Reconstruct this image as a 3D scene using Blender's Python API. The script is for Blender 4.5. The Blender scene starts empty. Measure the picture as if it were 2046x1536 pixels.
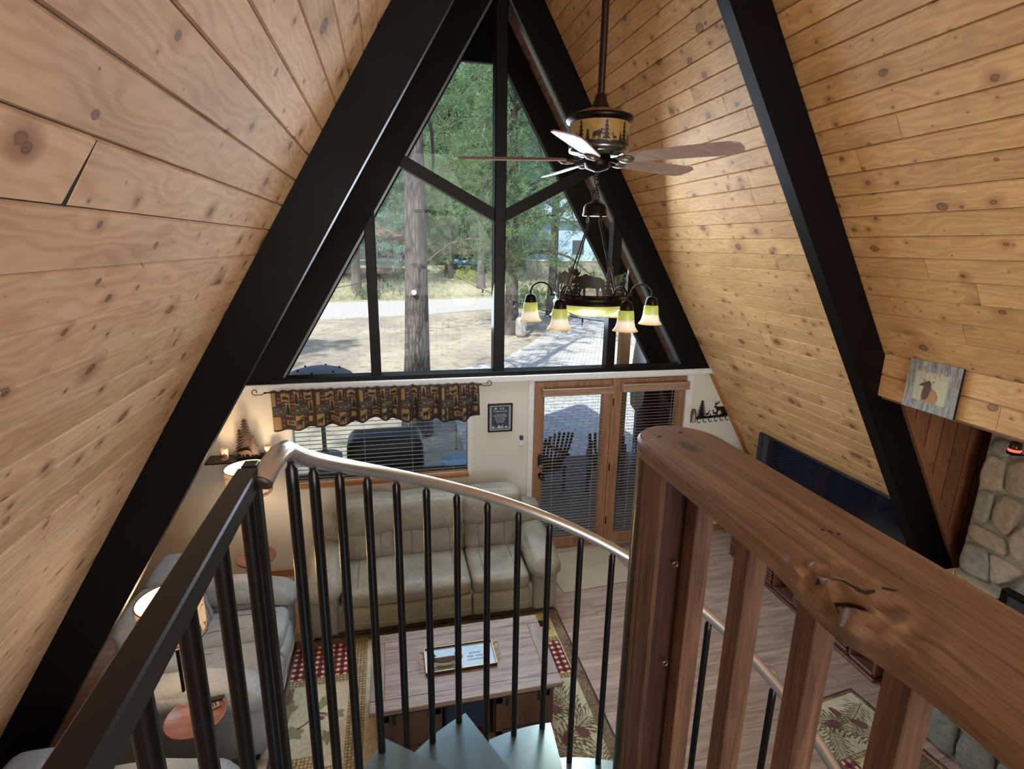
import bpy, bmesh, math, random
import numpy as np
from mathutils import Vector, Matrix, Euler
from mathutils.geometry import tessellate_polygon
rnd = random.Random(7)
SC = bpy.context.scene
COL = SC.collection
PI = math.pi

# ---------------------------------------------------------------- camera, sky, sun, exposure
F_PX = 1084.568
RIGHT = Vector((0.97551205, -0.2193947, 0.01556315))
DOWN = Vector((-0.03976389, -0.24551311, -0.96857738))
FWD = Vector((0.2163217, 0.94424005, -0.24822499))
cam_d = bpy.data.cameras.new('camera')
cam_d.sensor_width = 36.0
cam_d.lens = F_PX * 36.0 / 2046.0
cam_d.clip_start = 0.02
cam_d.clip_end = 400
cam = bpy.data.objects.new('camera', cam_d)
COL.objects.link(cam)
cm = Matrix.Identity(4)
for i in range(3):
    cm[i][0] = RIGHT[i]; cm[i][1] = -DOWN[i]; cm[i][2] = -FWD[i]
cm[0][3], cm[1][3], cm[2][3] = -1.136, 0.0, 3.52
cam.matrix_world = cm
SC.camera = cam

world = bpy.data.worlds.new('sky'); SC.world = world; world.use_nodes = True
wn = world.node_tree.nodes; wl = world.node_tree.links
for n in list(wn): wn.remove(n)
sky = wn.new('ShaderNodeTexSky'); sky.sky_type = 'NISHITA'; sky.sun_disc = False
sky.sun_elevation = math.radians(42); sky.sun_rotation = math.radians(200)
bg = wn.new('ShaderNodeBackground'); bg.inputs['Strength'].default_value = 0.30
wo = wn.new('ShaderNodeOutputWorld')
wl.new(sky.outputs[0], bg.inputs[0]); wl.new(bg.outputs[0], wo.inputs[0])

sun_d = bpy.data.lights.new('sun', 'SUN'); sun_d.energy = 7.5; sun_d.angle = math.radians(0.6)
sun_d.color = (1.0, 0.95, 0.87)
sun = bpy.data.objects.new('sun', sun_d); COL.objects.link(sun)
sun.rotation_euler = Vector((0.42, 0.62, -0.80)).to_track_quat('-Z', 'Y').to_euler()

def area(name, loc, size, sizey, target, energy, color):
    d = bpy.data.lights.new(name, 'AREA'); d.shape = 'RECTANGLE'; d.size = size; d.size_y = sizey
    d.energy = energy; d.color = color
    o = bpy.data.objects.new(name, d); COL.objects.link(o); o.location = loc
    o.rotation_euler = (Vector(target) - Vector(loc)).to_track_quat('-Z', 'Y').to_euler()
    return o
# added fill lamps above and below the loft; the rear wall is windowless
area('rear_gable_fill', (0, -3.7, 3.95), 5.0, 3.6, (0.0, 5, 3.2), 330, (1.0, 0.975, 0.95))
area('rear_ground_fill', (0.3, -3.6, 1.3), 4.5, 1.6, (0.3, 5, 0.3), 110, (0.93, 0.96, 1.0))
# daylight entering through the front gable glazing
area('front_gable_daylight', (0, 5.4, 3.4), 2.4, 2.0, (0, 1.6, 0.4), 110, (0.74, 0.87, 1.0))

SC.view_settings.view_transform = 'Standard'
SC.view_settings.look = 'None'
SC.view_settings.exposure = 0.22
SC.view_settings.gamma = 1.0
SC.view_settings.use_curve_mapping = False

# ---------------------------------------------------------------- materials
def hx(s):
    s = s.lstrip('#'); v = [int(s[i:i+2], 16) / 255 for i in (0, 2, 4)]
    return tuple((x / 12.92 if x <= 0.04045 else ((x + 0.055) / 1.055) ** 2.4) for x in v) + (1.0,)

class NT:
    def __init__(s, name):
        s.m = bpy.data.materials.new(name); s.m.use_nodes = True
        s.n = s.m.node_tree.nodes; s.l = s.m.node_tree.links
        s.b = s.n['Principled BSDF']; s.out = s.n['Material Output']
    def node(s, t, **kw):
        n = s.n.new(t)
        for k, v in kw.items(): setattr(n, k, v)
        return n
    def link(s, a, b): s.l.new(a, b)
    def val(s, sock, v):
        if isinstance(v, bpy.types.NodeSocket): s.link(v, sock)
        else: sock.default_value = v
    def math(s, op, a, b=0.0, c=0.0, clamp=False):
        n = s.node('ShaderNodeMath', operation=op); n.use_clamp = clamp
        s.val(n.inputs[0], a); s.val(n.inputs[1], b); s.val(n.inputs[2], c)
        return n.outputs[0]
    def mix(s, f, a, b, blend='MIX'):
        n = s.node('ShaderNodeMix', data_type='RGBA', blend_type=blend)
        s.val(n.inputs[0], f); s.val(n.inputs[6], a); s.val(n.inputs[7], b)
        return n.outputs[2]
    def coord(s, attr=None):
        if attr: return s.node('ShaderNodeAttribute', attribute_name=attr).outputs['Vector']
        return s.node('ShaderNodeTexCoord').outputs['Object']
    def mapv(s, v, scale=(1, 1, 1), loc=(0, 0, 0), rot=(0, 0, 0)):
        n = s.node('ShaderNodeMapping'); s.link(v, n.inputs[0])
        n.inputs['Scale'].default_value = scale; n.inputs['Location'].default_value = loc; n.inputs['Rotation'].default_value = rot
        return n.outputs[0]
    def noise(s, v, scale=5, detail=4, rough=0.55, dist=0.0):
        n = s.node('ShaderNodeTexNoise'); s.link(v, n.inputs['Vector'])
        n.inputs['Scale'].default_value = scale; n.inputs['Detail'].default_value = detail
        n.inputs['Roughness'].default_value = rough; n.inputs['Distortion'].default_value = dist
        return n.outputs['Fac']
    def vor(s, v, scale=5, rand=1.0, feature='F1', metric='EUCLIDEAN'):
        n = s.node('ShaderNodeTexVoronoi', feature=feature, distance=metric); s.link(v, n.inputs['Vector'])
        n.inputs['Scale'].default_value = scale; n.inputs['Randomness'].default_value = rand
        return n
    def ramp(s, f, pts):
        n = s.node('ShaderNodeValToRGB'); s.val(n.inputs[0], f); e = n.color_ramp.elements
        while len(e) < len(pts): e.new(0.5)
        for i, (p, c) in enumerate(pts): e[i].position = p; e[i].color = c
        return n.outputs[0]
    def mr(s, v, a, b, c=0.0, d=1.0):
        n = s.node('ShaderNodeMapRange'); s.val(n.inputs[0], v)
        for i, x in enumerate((a, b, c, d)): n.inputs[i + 1].default_value = x
        return n.outputs[0]
    def bump(s, h, strength=0.3, dist=0.01):
        n = s.node('ShaderNodeBump'); s.val(n.inputs['Height'], h)
        n.inputs['Strength'].default_value = strength; n.inputs['Distance'].default_value = dist
        s.link(n.outputs[0], s.b.inputs['Normal'])
    def base(s, c): s.val(s.b.inputs['Base Color'], c)
    def rough(s, r): s.val(s.b.inputs['Roughness'], r)

def plain(name, col, rough=0.6, metal=0.0, emit=None, es=1.0, spec=0.5, var=0.06, scale=30):
    t = NT(name); c = hx(col)
    if var > 0:
        f = t.noise(t.coord(), scale, 3)
        lo = tuple(x * (1 - var) for x in c[:3]) + (1,); hi = tuple(min(1, x * (1 + var)) for x in c[:3]) + (1,)
        t.base(t.mix(t.mr(f, .3, .7), lo, hi))
    else: t.base(c)
    t.rough(rough); t.b.inputs['Metallic'].default_value = metal
    t.b.inputs['Specular IOR Level'].default_value = spec
    if emit:
        t.b.inputs['Emission Color'].default_value = hx(emit); t.b.inputs['Emission Strength'].default_value = es
    return t.m

def wood(name, dark, light, axis=1, grain=1.0, rough=0.55, knots=0.0, bumpy=0.15, attr=None, spread=0.35):
    """grain runs along axis of the object (or of attribute 'wuv': x along the grain, y across, z random per board)"""
    t = NT(name); v = t.coord(attr)
    sc = [14, 14, 14]; sc[axis] = 0.9
    if attr: sc = [1.1, 17, 3.1]
    g = t.noise(t.mapv(v, tuple(x * grain for x in sc)), 1.6, 6, .62, .6)
    fine = t.noise(t.mapv(v, tuple(x * grain * 5 for x in sc)), 1.5, 3, .6)
    f = t.math('ADD', t.math('MULTIPLY', g, .75), t.math('MULTIPLY', fine, .25))
    col = t.mix(t.mr(f, .5 - spread * .5, .5 + spread * .5), hx(dark), hx(light))
    if knots > 0:
        kv = t.mapv(v, (3.0, 7.0, 9.0) if attr else tuple(3.0 if i == axis else 7.0 for i in range(3)))
        vo = t.vor(kv, 1.0, .95); d = vo.outputs['Distance']
        sep = t.node('ShaderNodeSeparateColor'); t.link(vo.outputs['Color'], sep.inputs[0])
        rad = t.math('MULTIPLY', t.math('POWER', sep.outputs[0], 3.0), .17 * knots)
        rad = t.math('ADD', rad, .02)
        q = t.math('DIVIDE', d, rad)
        halo = t.mr(q, .9, 3.2, .55, 0.0); core = t.mr(q, .75, 1.15, 1.0, 0.0)
        rim = t.mr(t.math('ABSOLUTE', t.math('SUBTRACT', q, .95)), 0, .3, .7, 0)
        dk = tuple(x * .42 for x in hx(dark)[:3]) + (1,)
        col = t.mix(t.math('MULTIPLY', halo, t.mr(g, .35, .7)), col, tuple(x * .55 for x in hx(dark)[:3]) + (1,))
        col = t.mix(t.math('MULTIPLY', core, .85), col, dk)
        col = t.mix(rim, col, tuple(x * .2 for x in hx(dark)[:3]) + (1,))
    t.base(col); t.rough(rough); t.bump(f, bumpy, .004)
    return t

def pine_mat(name, dark, light, tone=.22, rough=.55, spec=.4):
    """knotty pine board; attribute wuv = (along, across, board number), attribute tone = per board value"""
    t = NT(name); v = t.coord('wuv')
    ton = t.node('ShaderNodeAttribute', attribute_name='tone').outputs['Fac']
    warp = t.noise(t.mapv(v, (1.6, 5, 3.3)), 1.4, 3, .5)
    # cathedral grain: distorted bands across the board
    sx = t.node('ShaderNodeSeparateXYZ'); t.link(v, sx.inputs[0])
    ph = t.math('ADD', t.math('MULTIPLY', sx.outputs[1], 150), t.math('MULTIPLY', warp, 46))
    bands = t.math('SINE', ph)
    fine = t.noise(t.mapv(v, (5, 160, 7)), 1.0, 3, .6)
    big = t.noise(t.mapv(v, (1.1, 3, 2.1)), 1.3, 3, .5)
    f = t.math('ADD', t.math('ADD', t.math('MULTIPLY', bands, .075), t.math('MULTIPLY', fine, .30)), t.math('MULTIPLY', big, .75))
    col = t.mix(t.mr(f, .3, .78), hx(dark), hx(light))
    # knots
    dark_k = hx('#6a4c38'); black = hx('#24160d')
    jag = t.noise(t.mapv(v, (30, 60, 5)), 1.0, 2)
    for (sa, sb, so, p, rm, r0) in ((3.0, 4.2, 3.71, 2.7, .115, .006), (6.0, 7.5, 5.3, 3.0, .085, .008)):
        cc = t.node('ShaderNodeCombineXYZ')
        t.link(t.math('ADD', t.math('MULTIPLY', sx.outputs[0], sa), t.math('MULTIPLY', sx.outputs[2], so)), cc.inputs[0])
        t.link(t.math('ADD', t.math('MULTIPLY', sx.outputs[1], sb), t.math('MULTIPLY', sx.outputs[2], so * .31)), cc.inputs[1])
        vo = t.node('ShaderNodeTexVoronoi', voronoi_dimensions='2D', feature='F1'); t.link(cc.outputs[0], vo.inputs['Vector']); vo.inputs['Scale'].default_value = 1.0; vo.inputs['Randomness'].default_value = .85
        d = vo.outputs['Distance']
        sp = t.node('ShaderNodeSeparateColor'); t.link(vo.outputs['Color'], sp.inputs[0])
        rad = t.math('ADD', t.math('MULTIPLY', t.math('POWER', sp.outputs[0], p), rm), r0)
        q = t.math('DIVIDE', t.math('ADD', d, t.math('MULTIPLY', t.math('SUBTRACT', jag, .5), .045)), rad)
        halo = t.mr(q, .8, 4.6, .75, 0.0)
        col = t.mix(t.math('MULTIPLY', halo, t.mr(big, .38, .6)), col, hx('#8f6038'))
        col = t.mix(t.mr(q, .75, 1.2, .75, 0.0), col, t.mix(t.mr(jag, .4, .6), dark_k, hx('#86603f')))
        col = t.mix(t.mr(t.math('ABSOLUTE', t.math('SUBTRACT', q, .95)), 0, .28, .6, 0), col, black)
        col = t.mix(t.math('MULTIPLY', t.mr(q, 0, .4, .7, 0), t.math('GREATER_THAN', sp.outputs[1], .4)), col, black)
    # per board tone, dirt streaks
    st = t.noise(t.mapv(v, (7, 30, 11)), 1.0, 4, .7)
    col = t.mix(t.mr(st, .62, .78, 0, .45), col, hx('#6b4a32'))
    m = t.math('ADD', 1.0 - tone * .5, t.math('MULTIPLY', ton, tone))
    cx = t.node('ShaderNodeCombineColor')
    t.link(m, cx.inputs[0]); t.link(m, cx.inputs[1]); t.link(t.math('SUBTRACT', t.math('MULTIPLY', m, 1.35), .35), cx.inputs[2])
    col = t.mix(1.0, col, cx.outputs[0], 'MULTIPLY')
    t.base(col); t.rough(rough); t.b.inputs['Specular IOR Level'].default_value = spec
    t.bump(t.math('ADD', t.math('MULTIPLY', fine, .3), big), .12, .004)
    return t.m

M = {}
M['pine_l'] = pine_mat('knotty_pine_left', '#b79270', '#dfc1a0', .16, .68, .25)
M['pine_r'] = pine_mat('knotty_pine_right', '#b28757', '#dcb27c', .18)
M['soffit'] = pine_mat('stained_soffit_board', '#c08c74', '#dcae94', .2)  # stain colour lightened to stand for daylight bounced up from the ground
M['cheek'] = pine_mat('stained_cheek_board', '#7d5238', '#a2714f', .25)
def beam_mat():
    t = NT('dark_brown_beam'); v = t.coord()
    f = t.noise(t.mapv(v, (9, 9, 9)), 1.5, 5, .6); g = t.noise(v, 1.2, 2)
    t.base(t.mix(f, hx('#050303'), hx('#0e0907'))); t.rough(t.mr(g, .3, .7, .42, .6)); t.b.inputs['Specular IOR Level'].default_value = .13; t.bump(f, .15, .004)
    return t.m
M['beam'] = beam_mat()
M['black_frame'] = plain('black_brown_frame', '#080605', .42, spec=.18)
def wall_mat():
    t = NT('cream_wall'); v = t.coord()
    f = t.noise(v, 60, 4, .6)
    t.base(t.mix(t.noise(v, 1.5, 2), hx('#cbccc2'), hx('#d4d4ca'))); t.rough(.7); t.bump(f, .08, .003)
    return t.m
M['wall'] = wall_mat()
M['white'] = plain('white_trim', '#d6dadb', .5)
M['loft'] = plain('loft_floor', '#8a6a50', .6)

def floor_mat():
    t = NT('greige_plank_floor'); v = t.coord()
    b = t.node('ShaderNodeTexBrick'); t.link(t.mapv(v, (1, 1, 1), rot=(0, 0, 0)), b.inputs['Vector'])
    b.inputs['Scale'].default_value = 1.0; b.inputs['Brick Width'].default_value = 1.22; b.inputs['Row Height'].default_value = .18
    b.inputs['Mortar Size'].default_value = .0016; b.inputs['Mortar Smooth'].default_value = .2; b.offset = .37
    b.inputs['Color1'].default_value = (.2, .2, .2, 1); b.inputs['Color2'].default_value = (.8, .8, .8, 1); b.inputs['Mortar'].default_value = (0, 0, 0, 1)
    sep = t.node('ShaderNodeSeparateColor'); t.link(b.outputs['Color'], sep.inputs[0])
    off = t.node('ShaderNodeCombineXYZ'); t.link(t.math('MULTIPLY', sep.outputs[0], 13), off.inputs[0]); t.link(sep.outputs[0], off.inputs[2])
    vv = t.node('ShaderNodeVectorMath', operation='ADD'); t.link(v, vv.inputs[0]); t.link(off.outputs[0], vv.inputs[1])
    g = t.noise(t.mapv(vv.outputs[0], (1.3, 15, 5)), 1.5, 6, .62, .8)
    col = t.mix(t.mr(g, .32, .68), hx('#806b5b'), hx('#bca898'))
    col = t.mix(t.mr(sep.outputs[0], .2, .8, 0, .35), col, hx('#8d7766'))
    col = t.mix(t.math('MULTIPLY', b.outputs['Fac'], .7), col, hx('#3a2c22'))
    t.base(col); t.rough(t.mr(g, .3, .7, .34, .46)); t.bump(g, .08, .003)
    return t.m
M['floor'] = floor_mat()

M['stair_steel'] = plain('black_steel', '#0b0d10', .28, .3, spec=.6)
M['guard_steel'] = plain('charcoal_powder_coat', '#1b1b1d', .34, .35)
M['tread'] = plain('grey_painted_tread', '#7f9dab', .24, .55)
def rail_mat():
    t = NT('brushed_steel_rail'); v = t.coord(); f = t.noise(t.mapv(v, (6, 6, 6)), 1, 2, .5)
    t.base(t.mix(f, hx('#c3c6c9'), hx('#cfd2d5'))); t.b.inputs['Metallic'].default_value = .82; t.rough(t.mr(f, .3, .7, .27, .32))
    return t.m
M['steel'] = rail_mat()
_t = wood('redwood_railing', '#4a3729', '#7b614d', 1, 2.2, .62, 0, .3, spread=.28); M['redwood_y'] = _t.m
_t = wood('redwood_baluster', '#452f24', '#7a5d4b', 2, 2.0, .62, .5, .3, spread=.28); M['redwood_z'] = _t.m
_t = wood('door_oak_wood', '#785740', '#a47c5b', 2, 1.0, .45, 0, .1); M['door'] = _t.m
_t = wood('blind_wood', '#7d6352', '#a58b76', 0, 1.0, .45, 0, .05); M['blind'] = _t.m
M['blind_dark'] = plain('brown_blind_slat', '#8b7a6c', .4)
_t = wood('oak_baseboard', '#8a5a34', '#b9854f', 0, 1.0, .5, 0, .1); M['baseboard'] = _t.m
_t = wood('walnut_table', '#655248', '#a28d80', 0, 1.6, .45, 0, .12, spread=.28); M['table_top'] = _t.m
_t = wood('dark_table_body', '#3c2a20', '#5e4433', 2, 1.0, .5, 0, .12); M['table_body'] = _t.m
_t = wood('walnut_console', '#4d2f25', '#7d5445', 1, 1.0, .4, 0, .1); M['console'] = _t.m
_t = wood('cherry_tray', '#5e3a32', '#8a6055', 0, 2.0, .35, 0, .08); M['tray_wood'] = _t.m
M['black'] = plain('matte_black', '#0a0a0b', .45)
M['bronze'] = plain('dark_bronze_metal', '#1a1310', .35, .7)
M['silver'] = plain('satin_silver', '#b8bbbd', .25, .9)

def glass_mat(name, tint='#f4fbff', refl=.09):
    t = NT(name); t.n.remove(t.b)
    tr = t.node('ShaderNodeBsdfTransparent'); tr.inputs[0].default_value = hx(tint)
    gl = t.node('ShaderNodeBsdfGlossy'); gl.inputs['Roughness'].default_value = 0.0; gl.inputs[0].default_value = (1, 1, 1, 1)
    lw = t.node('ShaderNodeFresnel'); lw.inputs[0].default_value = 1.45
    mx = t.node('ShaderNodeMixShader'); t.link(t.math('MULTIPLY', lw.outputs[0], refl / .04, clamp=True), mx.inputs[0])
    t.link(tr.outputs[0], mx.inputs[1]); t.link(gl.outputs[0], mx.inputs[2]); t.link(mx.outputs[0], t.out.inputs[0])
    return t.m
M['glass'] = glass_mat('window_glass', '#eef7fb', .013)

def leather(name, dark, light):
    t = NT(name); v = t.coord()
    f = t.noise(v, 2.2, 4, .6, .4); g = t.noise(v, 55, 3, .6); w = t.noise(t.mapv(v, (7, 7, 11)), 1.3, 4, .6, 1.2)
    t.base(t.mix(t.mr(t.math('ADD', t.math('MULTIPLY', f, .7), t.math('MULTIPLY', g, .3)), .35, .68), hx(dark), hx(light)))
    t.rough(t.mr(f, .3, .7, .42, .6)); t.bump(t.math('ADD', t.math('MULTIPLY', g, .25), w), .5, .012)
    return t.m
M['leather'] = leather('taupe_leather', '#6d685b', '#979280')
M['leather_grey'] = leather('grey_leather', '#767b7d', '#a2a8ab')
M['stitch'] = plain('pale_stitching', '#cbbfa8', .7)

M['steel_pole'] = plain('dull_steel_pole', '#6d675f', .3, .95)
M['cap_brown'] = plain('worn_end_cap', '#4a3f38', .5, .5)
_t = wood('dark_redwood_post', '#2c1a14', '#523429', 2, 1.8, .6, .5, .2, spread=.28); M['redwood_dark'] = _t.m
_t = wood('redwood_cap_board', '#5a4536', '#91765f', 1, 2.4, .5, .9, .35, spread=.3); M['cap_wood'] = _t.m
M['gasket'] = plain('aluminium_glazing_bead', '#6d7470', .35, .6)


M['tray_ink'] = plain('dark_script_ink', '#3d5364', .6, var=0); M['crack'] = plain('dark_crack_and_gap_shade', '#1c0f0a', .9, var=0); M['fan_brown'] = plain('fan_brown_metal', '#2a1712', .35, .4); M['mottled'] = plain('mottled_bronze', '#8a6650', .5, .3, var=.5, scale=40)
M['amber'] = plain('amber_mica_glass', '#8f7442', .35, emit='#c9a05a', es=.04, var=.25, scale=18); M['bronze_flat'] = plain('dark_cutout_metal', '#0f0c0b', .55)
M['silver_dark'] = plain('polished_motor_rim', '#6b7073', .2, .9); M['cone_metal'] = plain('antique_pinecone_metal', '#77726a', .4, .8, var=.6, scale=160)
M['blade'] = wood('brown_fan_blade', '#856f6c', '#b39c99', 0, 1.0, .4, 0, .05).m
M['bulb_w'] = plain('lit_frosted_bulb', '#ffffff', .4, emit='#ffe6c0', es=3.0, var=0)
def shade_glass():
    t = NT('green_white_shade_glass'); v = t.coord(); s = t.node('ShaderNodeSeparateXYZ'); t.link(v, s.inputs[0])
    g = t.node('ShaderNodeTexCoord').outputs['Generated']; sg_ = t.node('ShaderNodeSeparateXYZ'); t.link(g, sg_.inputs[0])
    f = t.math('ADD', sg_.outputs[2], t.math('MULTIPLY', t.math('SUBTRACT', t.noise(v, 20, 3), .5), .12))
    c = t.ramp(f, [(0.0, hx('#c7a95a')), (.14, hx('#e8dccb')), (.42, hx('#efe6da')), (.58, hx('#a9b76a')), (1.0, hx('#a3ac4c'))])
    t.base(c); t.rough(.35); t.link(c, t.b.inputs['Emission Color']); t.b.inputs['Emission Strength'].default_value = .42
    return t.m
M['shade_glass'] = shade_glass()
M['bowl_glass'] = plain('olive_alabaster_bowl', '#b7bd76', .35, emit='#b9bd6a', es=.16, var=.15, scale=14)

M['seam'] = plain('dark_seam', '#5b5247', .7)
M['table_top_y'] = wood('walnut_table_cross', '#655248', '#a28d80', 1, 1.6, .45, 0, .12, spread=.28).m
M['navy'] = plain('navy_fabric', '#162a47', .8)
M['gold'] = plain('brushed_gold_rim', '#b08d5a', .35, .8)
M['tray_blue'] = plain('pale_blue_tray', '#a9c6dc', .35)
M['tray_side'] = plain('dark_tray_side', '#3b3530', .4)
M['birch'] = plain('birch_bark', '#b9ad93', .7); M['dark_wood'] = plain('dark_wood', '#4a3326', .6)
M['brass'] = plain('brown_vent_metal', '#a78f70', .4, .4)
M['shade_print'] = plain('brown_shade_print', '#8d6a48', .8, emit='#a8783e', es=.06, var=0)
M['bulb'] = plain('lit_bulb', '#ffffff', .4, emit='#ffd9a0', es=9, var=0)
M['finial'] = plain('pale_wood_finial', '#c9a781', .5)
M['wax'] = plain('ivory_wax', '#d8cdb4', .5); M['label_red'] = plain('dark_printed_band', '#5a2320', .6)
M['jar_glass'] = plain('brown_jar_glass', '#4b2f27', .15)
M['shelf_black'] = plain('espresso_shelf', '#1c1412', .4)
M['rust'] = plain('rust_brown_metal', '#2c1a14', .5, .3)
M['blue_cloth'] = plain('dark_blue_case', '#1d4460', .4)

M['firescreen'] = plain('slate_firescreen', '#3a4145', .4, .3)
M['red_glow'] = plain('red_glow_glass', '#ff6a58', .4, emit='#ff5a48', es=1.6, var=0)
M['elk_brown'] = plain('elk_brown_print', '#5a4034', .8); M['elk_tan'] = plain('elk_tan_print', '#a07c52', .8); M['antler'] = plain('antler_print', '#cdb286', .8)
M['val_brown'] = plain('brown_plum_fabric', '#33241f', .9, scale=120, var=.2); M['val_tan'] = plain('tan_patch_fabric', '#86704a', .9, scale=120, var=.15)
M['val_dark'] = plain('dark_green_black_fabric', '#1d2320', .9); M['val_plum'] = plain('plum_patch_fabric', '#3d2229', .9, scale=120, var=.2); M['val_grey'] = plain('grey_sage_fabric', '#454840', .9, scale=120, var=.15)
M['sign_grey'] = plain('grey_striped_mat', '#7d8b90', .6); M['sign_navy'] = plain('night_blue_print', '#16283a', .5); M['sign_white'] = plain('white_print', '#b9c6cc', .6, var=0); M['sign_line'] = plain('pale_stripe', '#9eabb0', .6, var=0)
M['rblue'] = plain('dark_blue_plastic', '#16384e', .35)
M['rack'] = plain('black_rack_metal', '#08080c', .5)

M['cab_red'] = plain('faded_red_siding', '#8d5c4c', .85); M['fence_wood'] = plain('weathered_fence_board', '#7d7368', .9, var=.25, scale=6); M['car_blue'] = plain('light_blue_car_paint', '#7fa6c9', .25); M['car_glass'] = plain('dark_car_glass', '#26343f', .1)
M['heater_grey'] = plain('grey_heater_metal', '#8a8a86', .6, .1); M['post_wood'] = plain('orange_brown_post', '#c28a55', .7, var=.1, scale=10); M['canvas'] = plain('off_white_canvas', '#d5d0c8', .9); M['maroon'] = plain('dark_maroon_cloth', '#3d2024', .9); M['sky_blue'] = plain('pale_blue_tabletop', '#7fb3d6', .3); M['chair_brown'] = plain('dark_brown_wicker', '#33271f', .7)

# ---------------------------------------------------------------- mesh helpers
MATS = {}
class MB:
    def __init__(s): s.v = []; s.f = []; s.m = []; s.sm = []; s.slots = []; s.attr = []; s.tone = []
    def slot(s, mat):
        if mat not in s.slots: s.slots.append(mat)
        return s.slots.index(mat)
    def add(s, vs, fs, mat, smooth=False, uv=None, tone=None):
        k = len(s.v); i = s.slot(mat)
        s.v += [tuple(p) for p in vs]
        for f in fs: s.f.append(tuple(k + j for j in f)); s.m.append(i); s.sm.append(smooth)
        s.attr += uv if uv else [(0, 0, 0)] * len(vs)
        s.tone += tone if tone else [0.5] * len(vs)
        return s
    def box(s, lo, hi, mat, M4=None):
        (a, b, c), (d, e, f) = lo, hi
        vs = [(a, b, c), (d, b, c), (d, e, c), (a, e, c), (a, b, f), (d, b, f), (d, e, f), (a, e, f)]
        if M4: vs = [M4 @ Vector(p) for p in vs]
        return s.add(vs, [(3, 2, 1, 0), (4, 5, 6, 7), (0, 1, 5, 4), (1, 2, 6, 5), (2, 3, 7, 6), (3, 0, 4, 7)], mat)
    def bbox(s, lo, hi, mat, r=.006, M4=None):
        """box with chamfered edges"""
        lo = Vector(lo); hi = Vector(hi); c = (lo + hi) / 2; h = (hi - lo) / 2; r = min(r, min(h) * .9)
        bm = bmesh.new(); bmesh.ops.create_cube(bm, size=2)
        for v in bm.verts: v.co = Vector((v.co.x * h.x, v.co.y * h.y, v.co.z * h.z)) + c
        bmesh.ops.bevel(bm, geom=bm.edges[:], offset=r, segments=1, affect='EDGES')
        s.from_bm(bm, mat, False, M4); return s
    def from_bm(s, bm, mat, smooth=False, M4=None):
        bm.verts.ensure_lookup_table(); bm.verts.index_update()
        vs = [(M4 @ v.co if M4 else v.co.copy()) for v in bm.verts]
        s.add(vs, [tuple(v.index for v in f.verts) for f in bm.faces], mat, smooth); bm.free()
    def puff(s, lo, hi, mat, r=.05, n=8, bulge=(0, 0, 0), M4=None, fn=None):
        """cushion: rounded box with swollen faces"""
        lo = Vector(lo); hi = Vector(hi); c = (lo + hi) / 2; h = (hi - lo) / 2
        r = min(r, min(h)); vs = []; fs = []; idx = {}
        def vert(p):
            k = tuple(round(x, 5) for x in p)
            if k in idx: return idx[k]
            P = Vector((p[0] * h.x, p[1] * h.y, p[2] * h.z))
            inn = Vector([max(-(h[i] - r), min(h[i] - r, P[i])) for i in range(3)])
            d = P - inn
            Q = inn + (d.normalized() * r if d.length > 1e-9 else Vector())
            for i in range(3):
                j, k2 = (i + 1) % 3, (i + 2) % 3
                Q[i] += bulge[i] * p[i] * (1 - p[j] ** 2) * (1 - p[k2] ** 2)
            Q += c
            if fn: Q = fn(Q, p)
            if M4: Q = M4 @ Q
            idx[k] = len(vs); vs.append(Q); return idx[k]
        # denser near edges
        ts = [math.sin(PI / 2 * (-1 + 2 * i / n)) for i in range(n + 1)]
        ts = [.5 * t_ + .5 * (-1 + 2 * i / n) for i, t_ in enumerate(ts)]
        for ax in range(3):
            for sg in (-1, 1):
                for i in range(n):
                    for j in range(n):
                        q = []
                        for (a, b) in ((i, j), (i + 1, j), (i + 1, j + 1), (i, j + 1)):
                            p = [0, 0, 0]; p[ax] = sg; p[(ax + 1) % 3] = ts[a]; p[(ax + 2) % 3] = ts[b]; q.append(vert(p))
                        fs.append(tuple(q if sg > 0 else q[::-1]))
        return s.add(vs, fs, mat, True)
    def tube(s, pts, r, mat, seg=10, caps=True, closed=False, smooth=True):
        pts = [Vector(p) for p in pts]; n = len(pts); rs = r if isinstance(r, (list, tuple)) else [r] * n
        vs = []; fs = []; prev = None
        for i in range(n):
            if closed: t = (pts[(i + 1) % n] - pts[i - 1])
            else: t = pts[min(i + 1, n - 1)] - pts[max(i - 1, 0)]
            t.normalize()
            if prev is None:
                u = t.orthogonal().normalized()
            else:
                u = (prev - t * prev.dot(t))
                u = u.normalized() if u.length > 1e-6 else t.orthogonal().normalized()
            prev = u; w = t.cross(u)
            for k in range(seg):
                a = 2 * PI * k / seg; vs.append(pts[i] + (u * math.cos(a) + w * math.sin(a)) * rs[i])
        for i in range(n if closed else n - 1):
            for k in range(seg):
                a = i * seg + k; b = i * seg + (k + 1) % seg; i2 = (i + 1) % n
                fs.append((a, b, i2 * seg + (k + 1) % seg, i2 * seg + k))
        s.add(vs, fs, mat, smooth)
        if caps and not closed:
            s.add(vs[:seg], [tuple(range(seg))[::-1]], mat); s.add(vs[-seg:], [tuple(range(seg))], mat)
        return s
    def cyl(s, p0, p1, r, mat, seg=16, r2=None, caps=True):
        return s.tube([p0, p1], [r, r if r2 is None else r2], mat, seg, caps)
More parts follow.
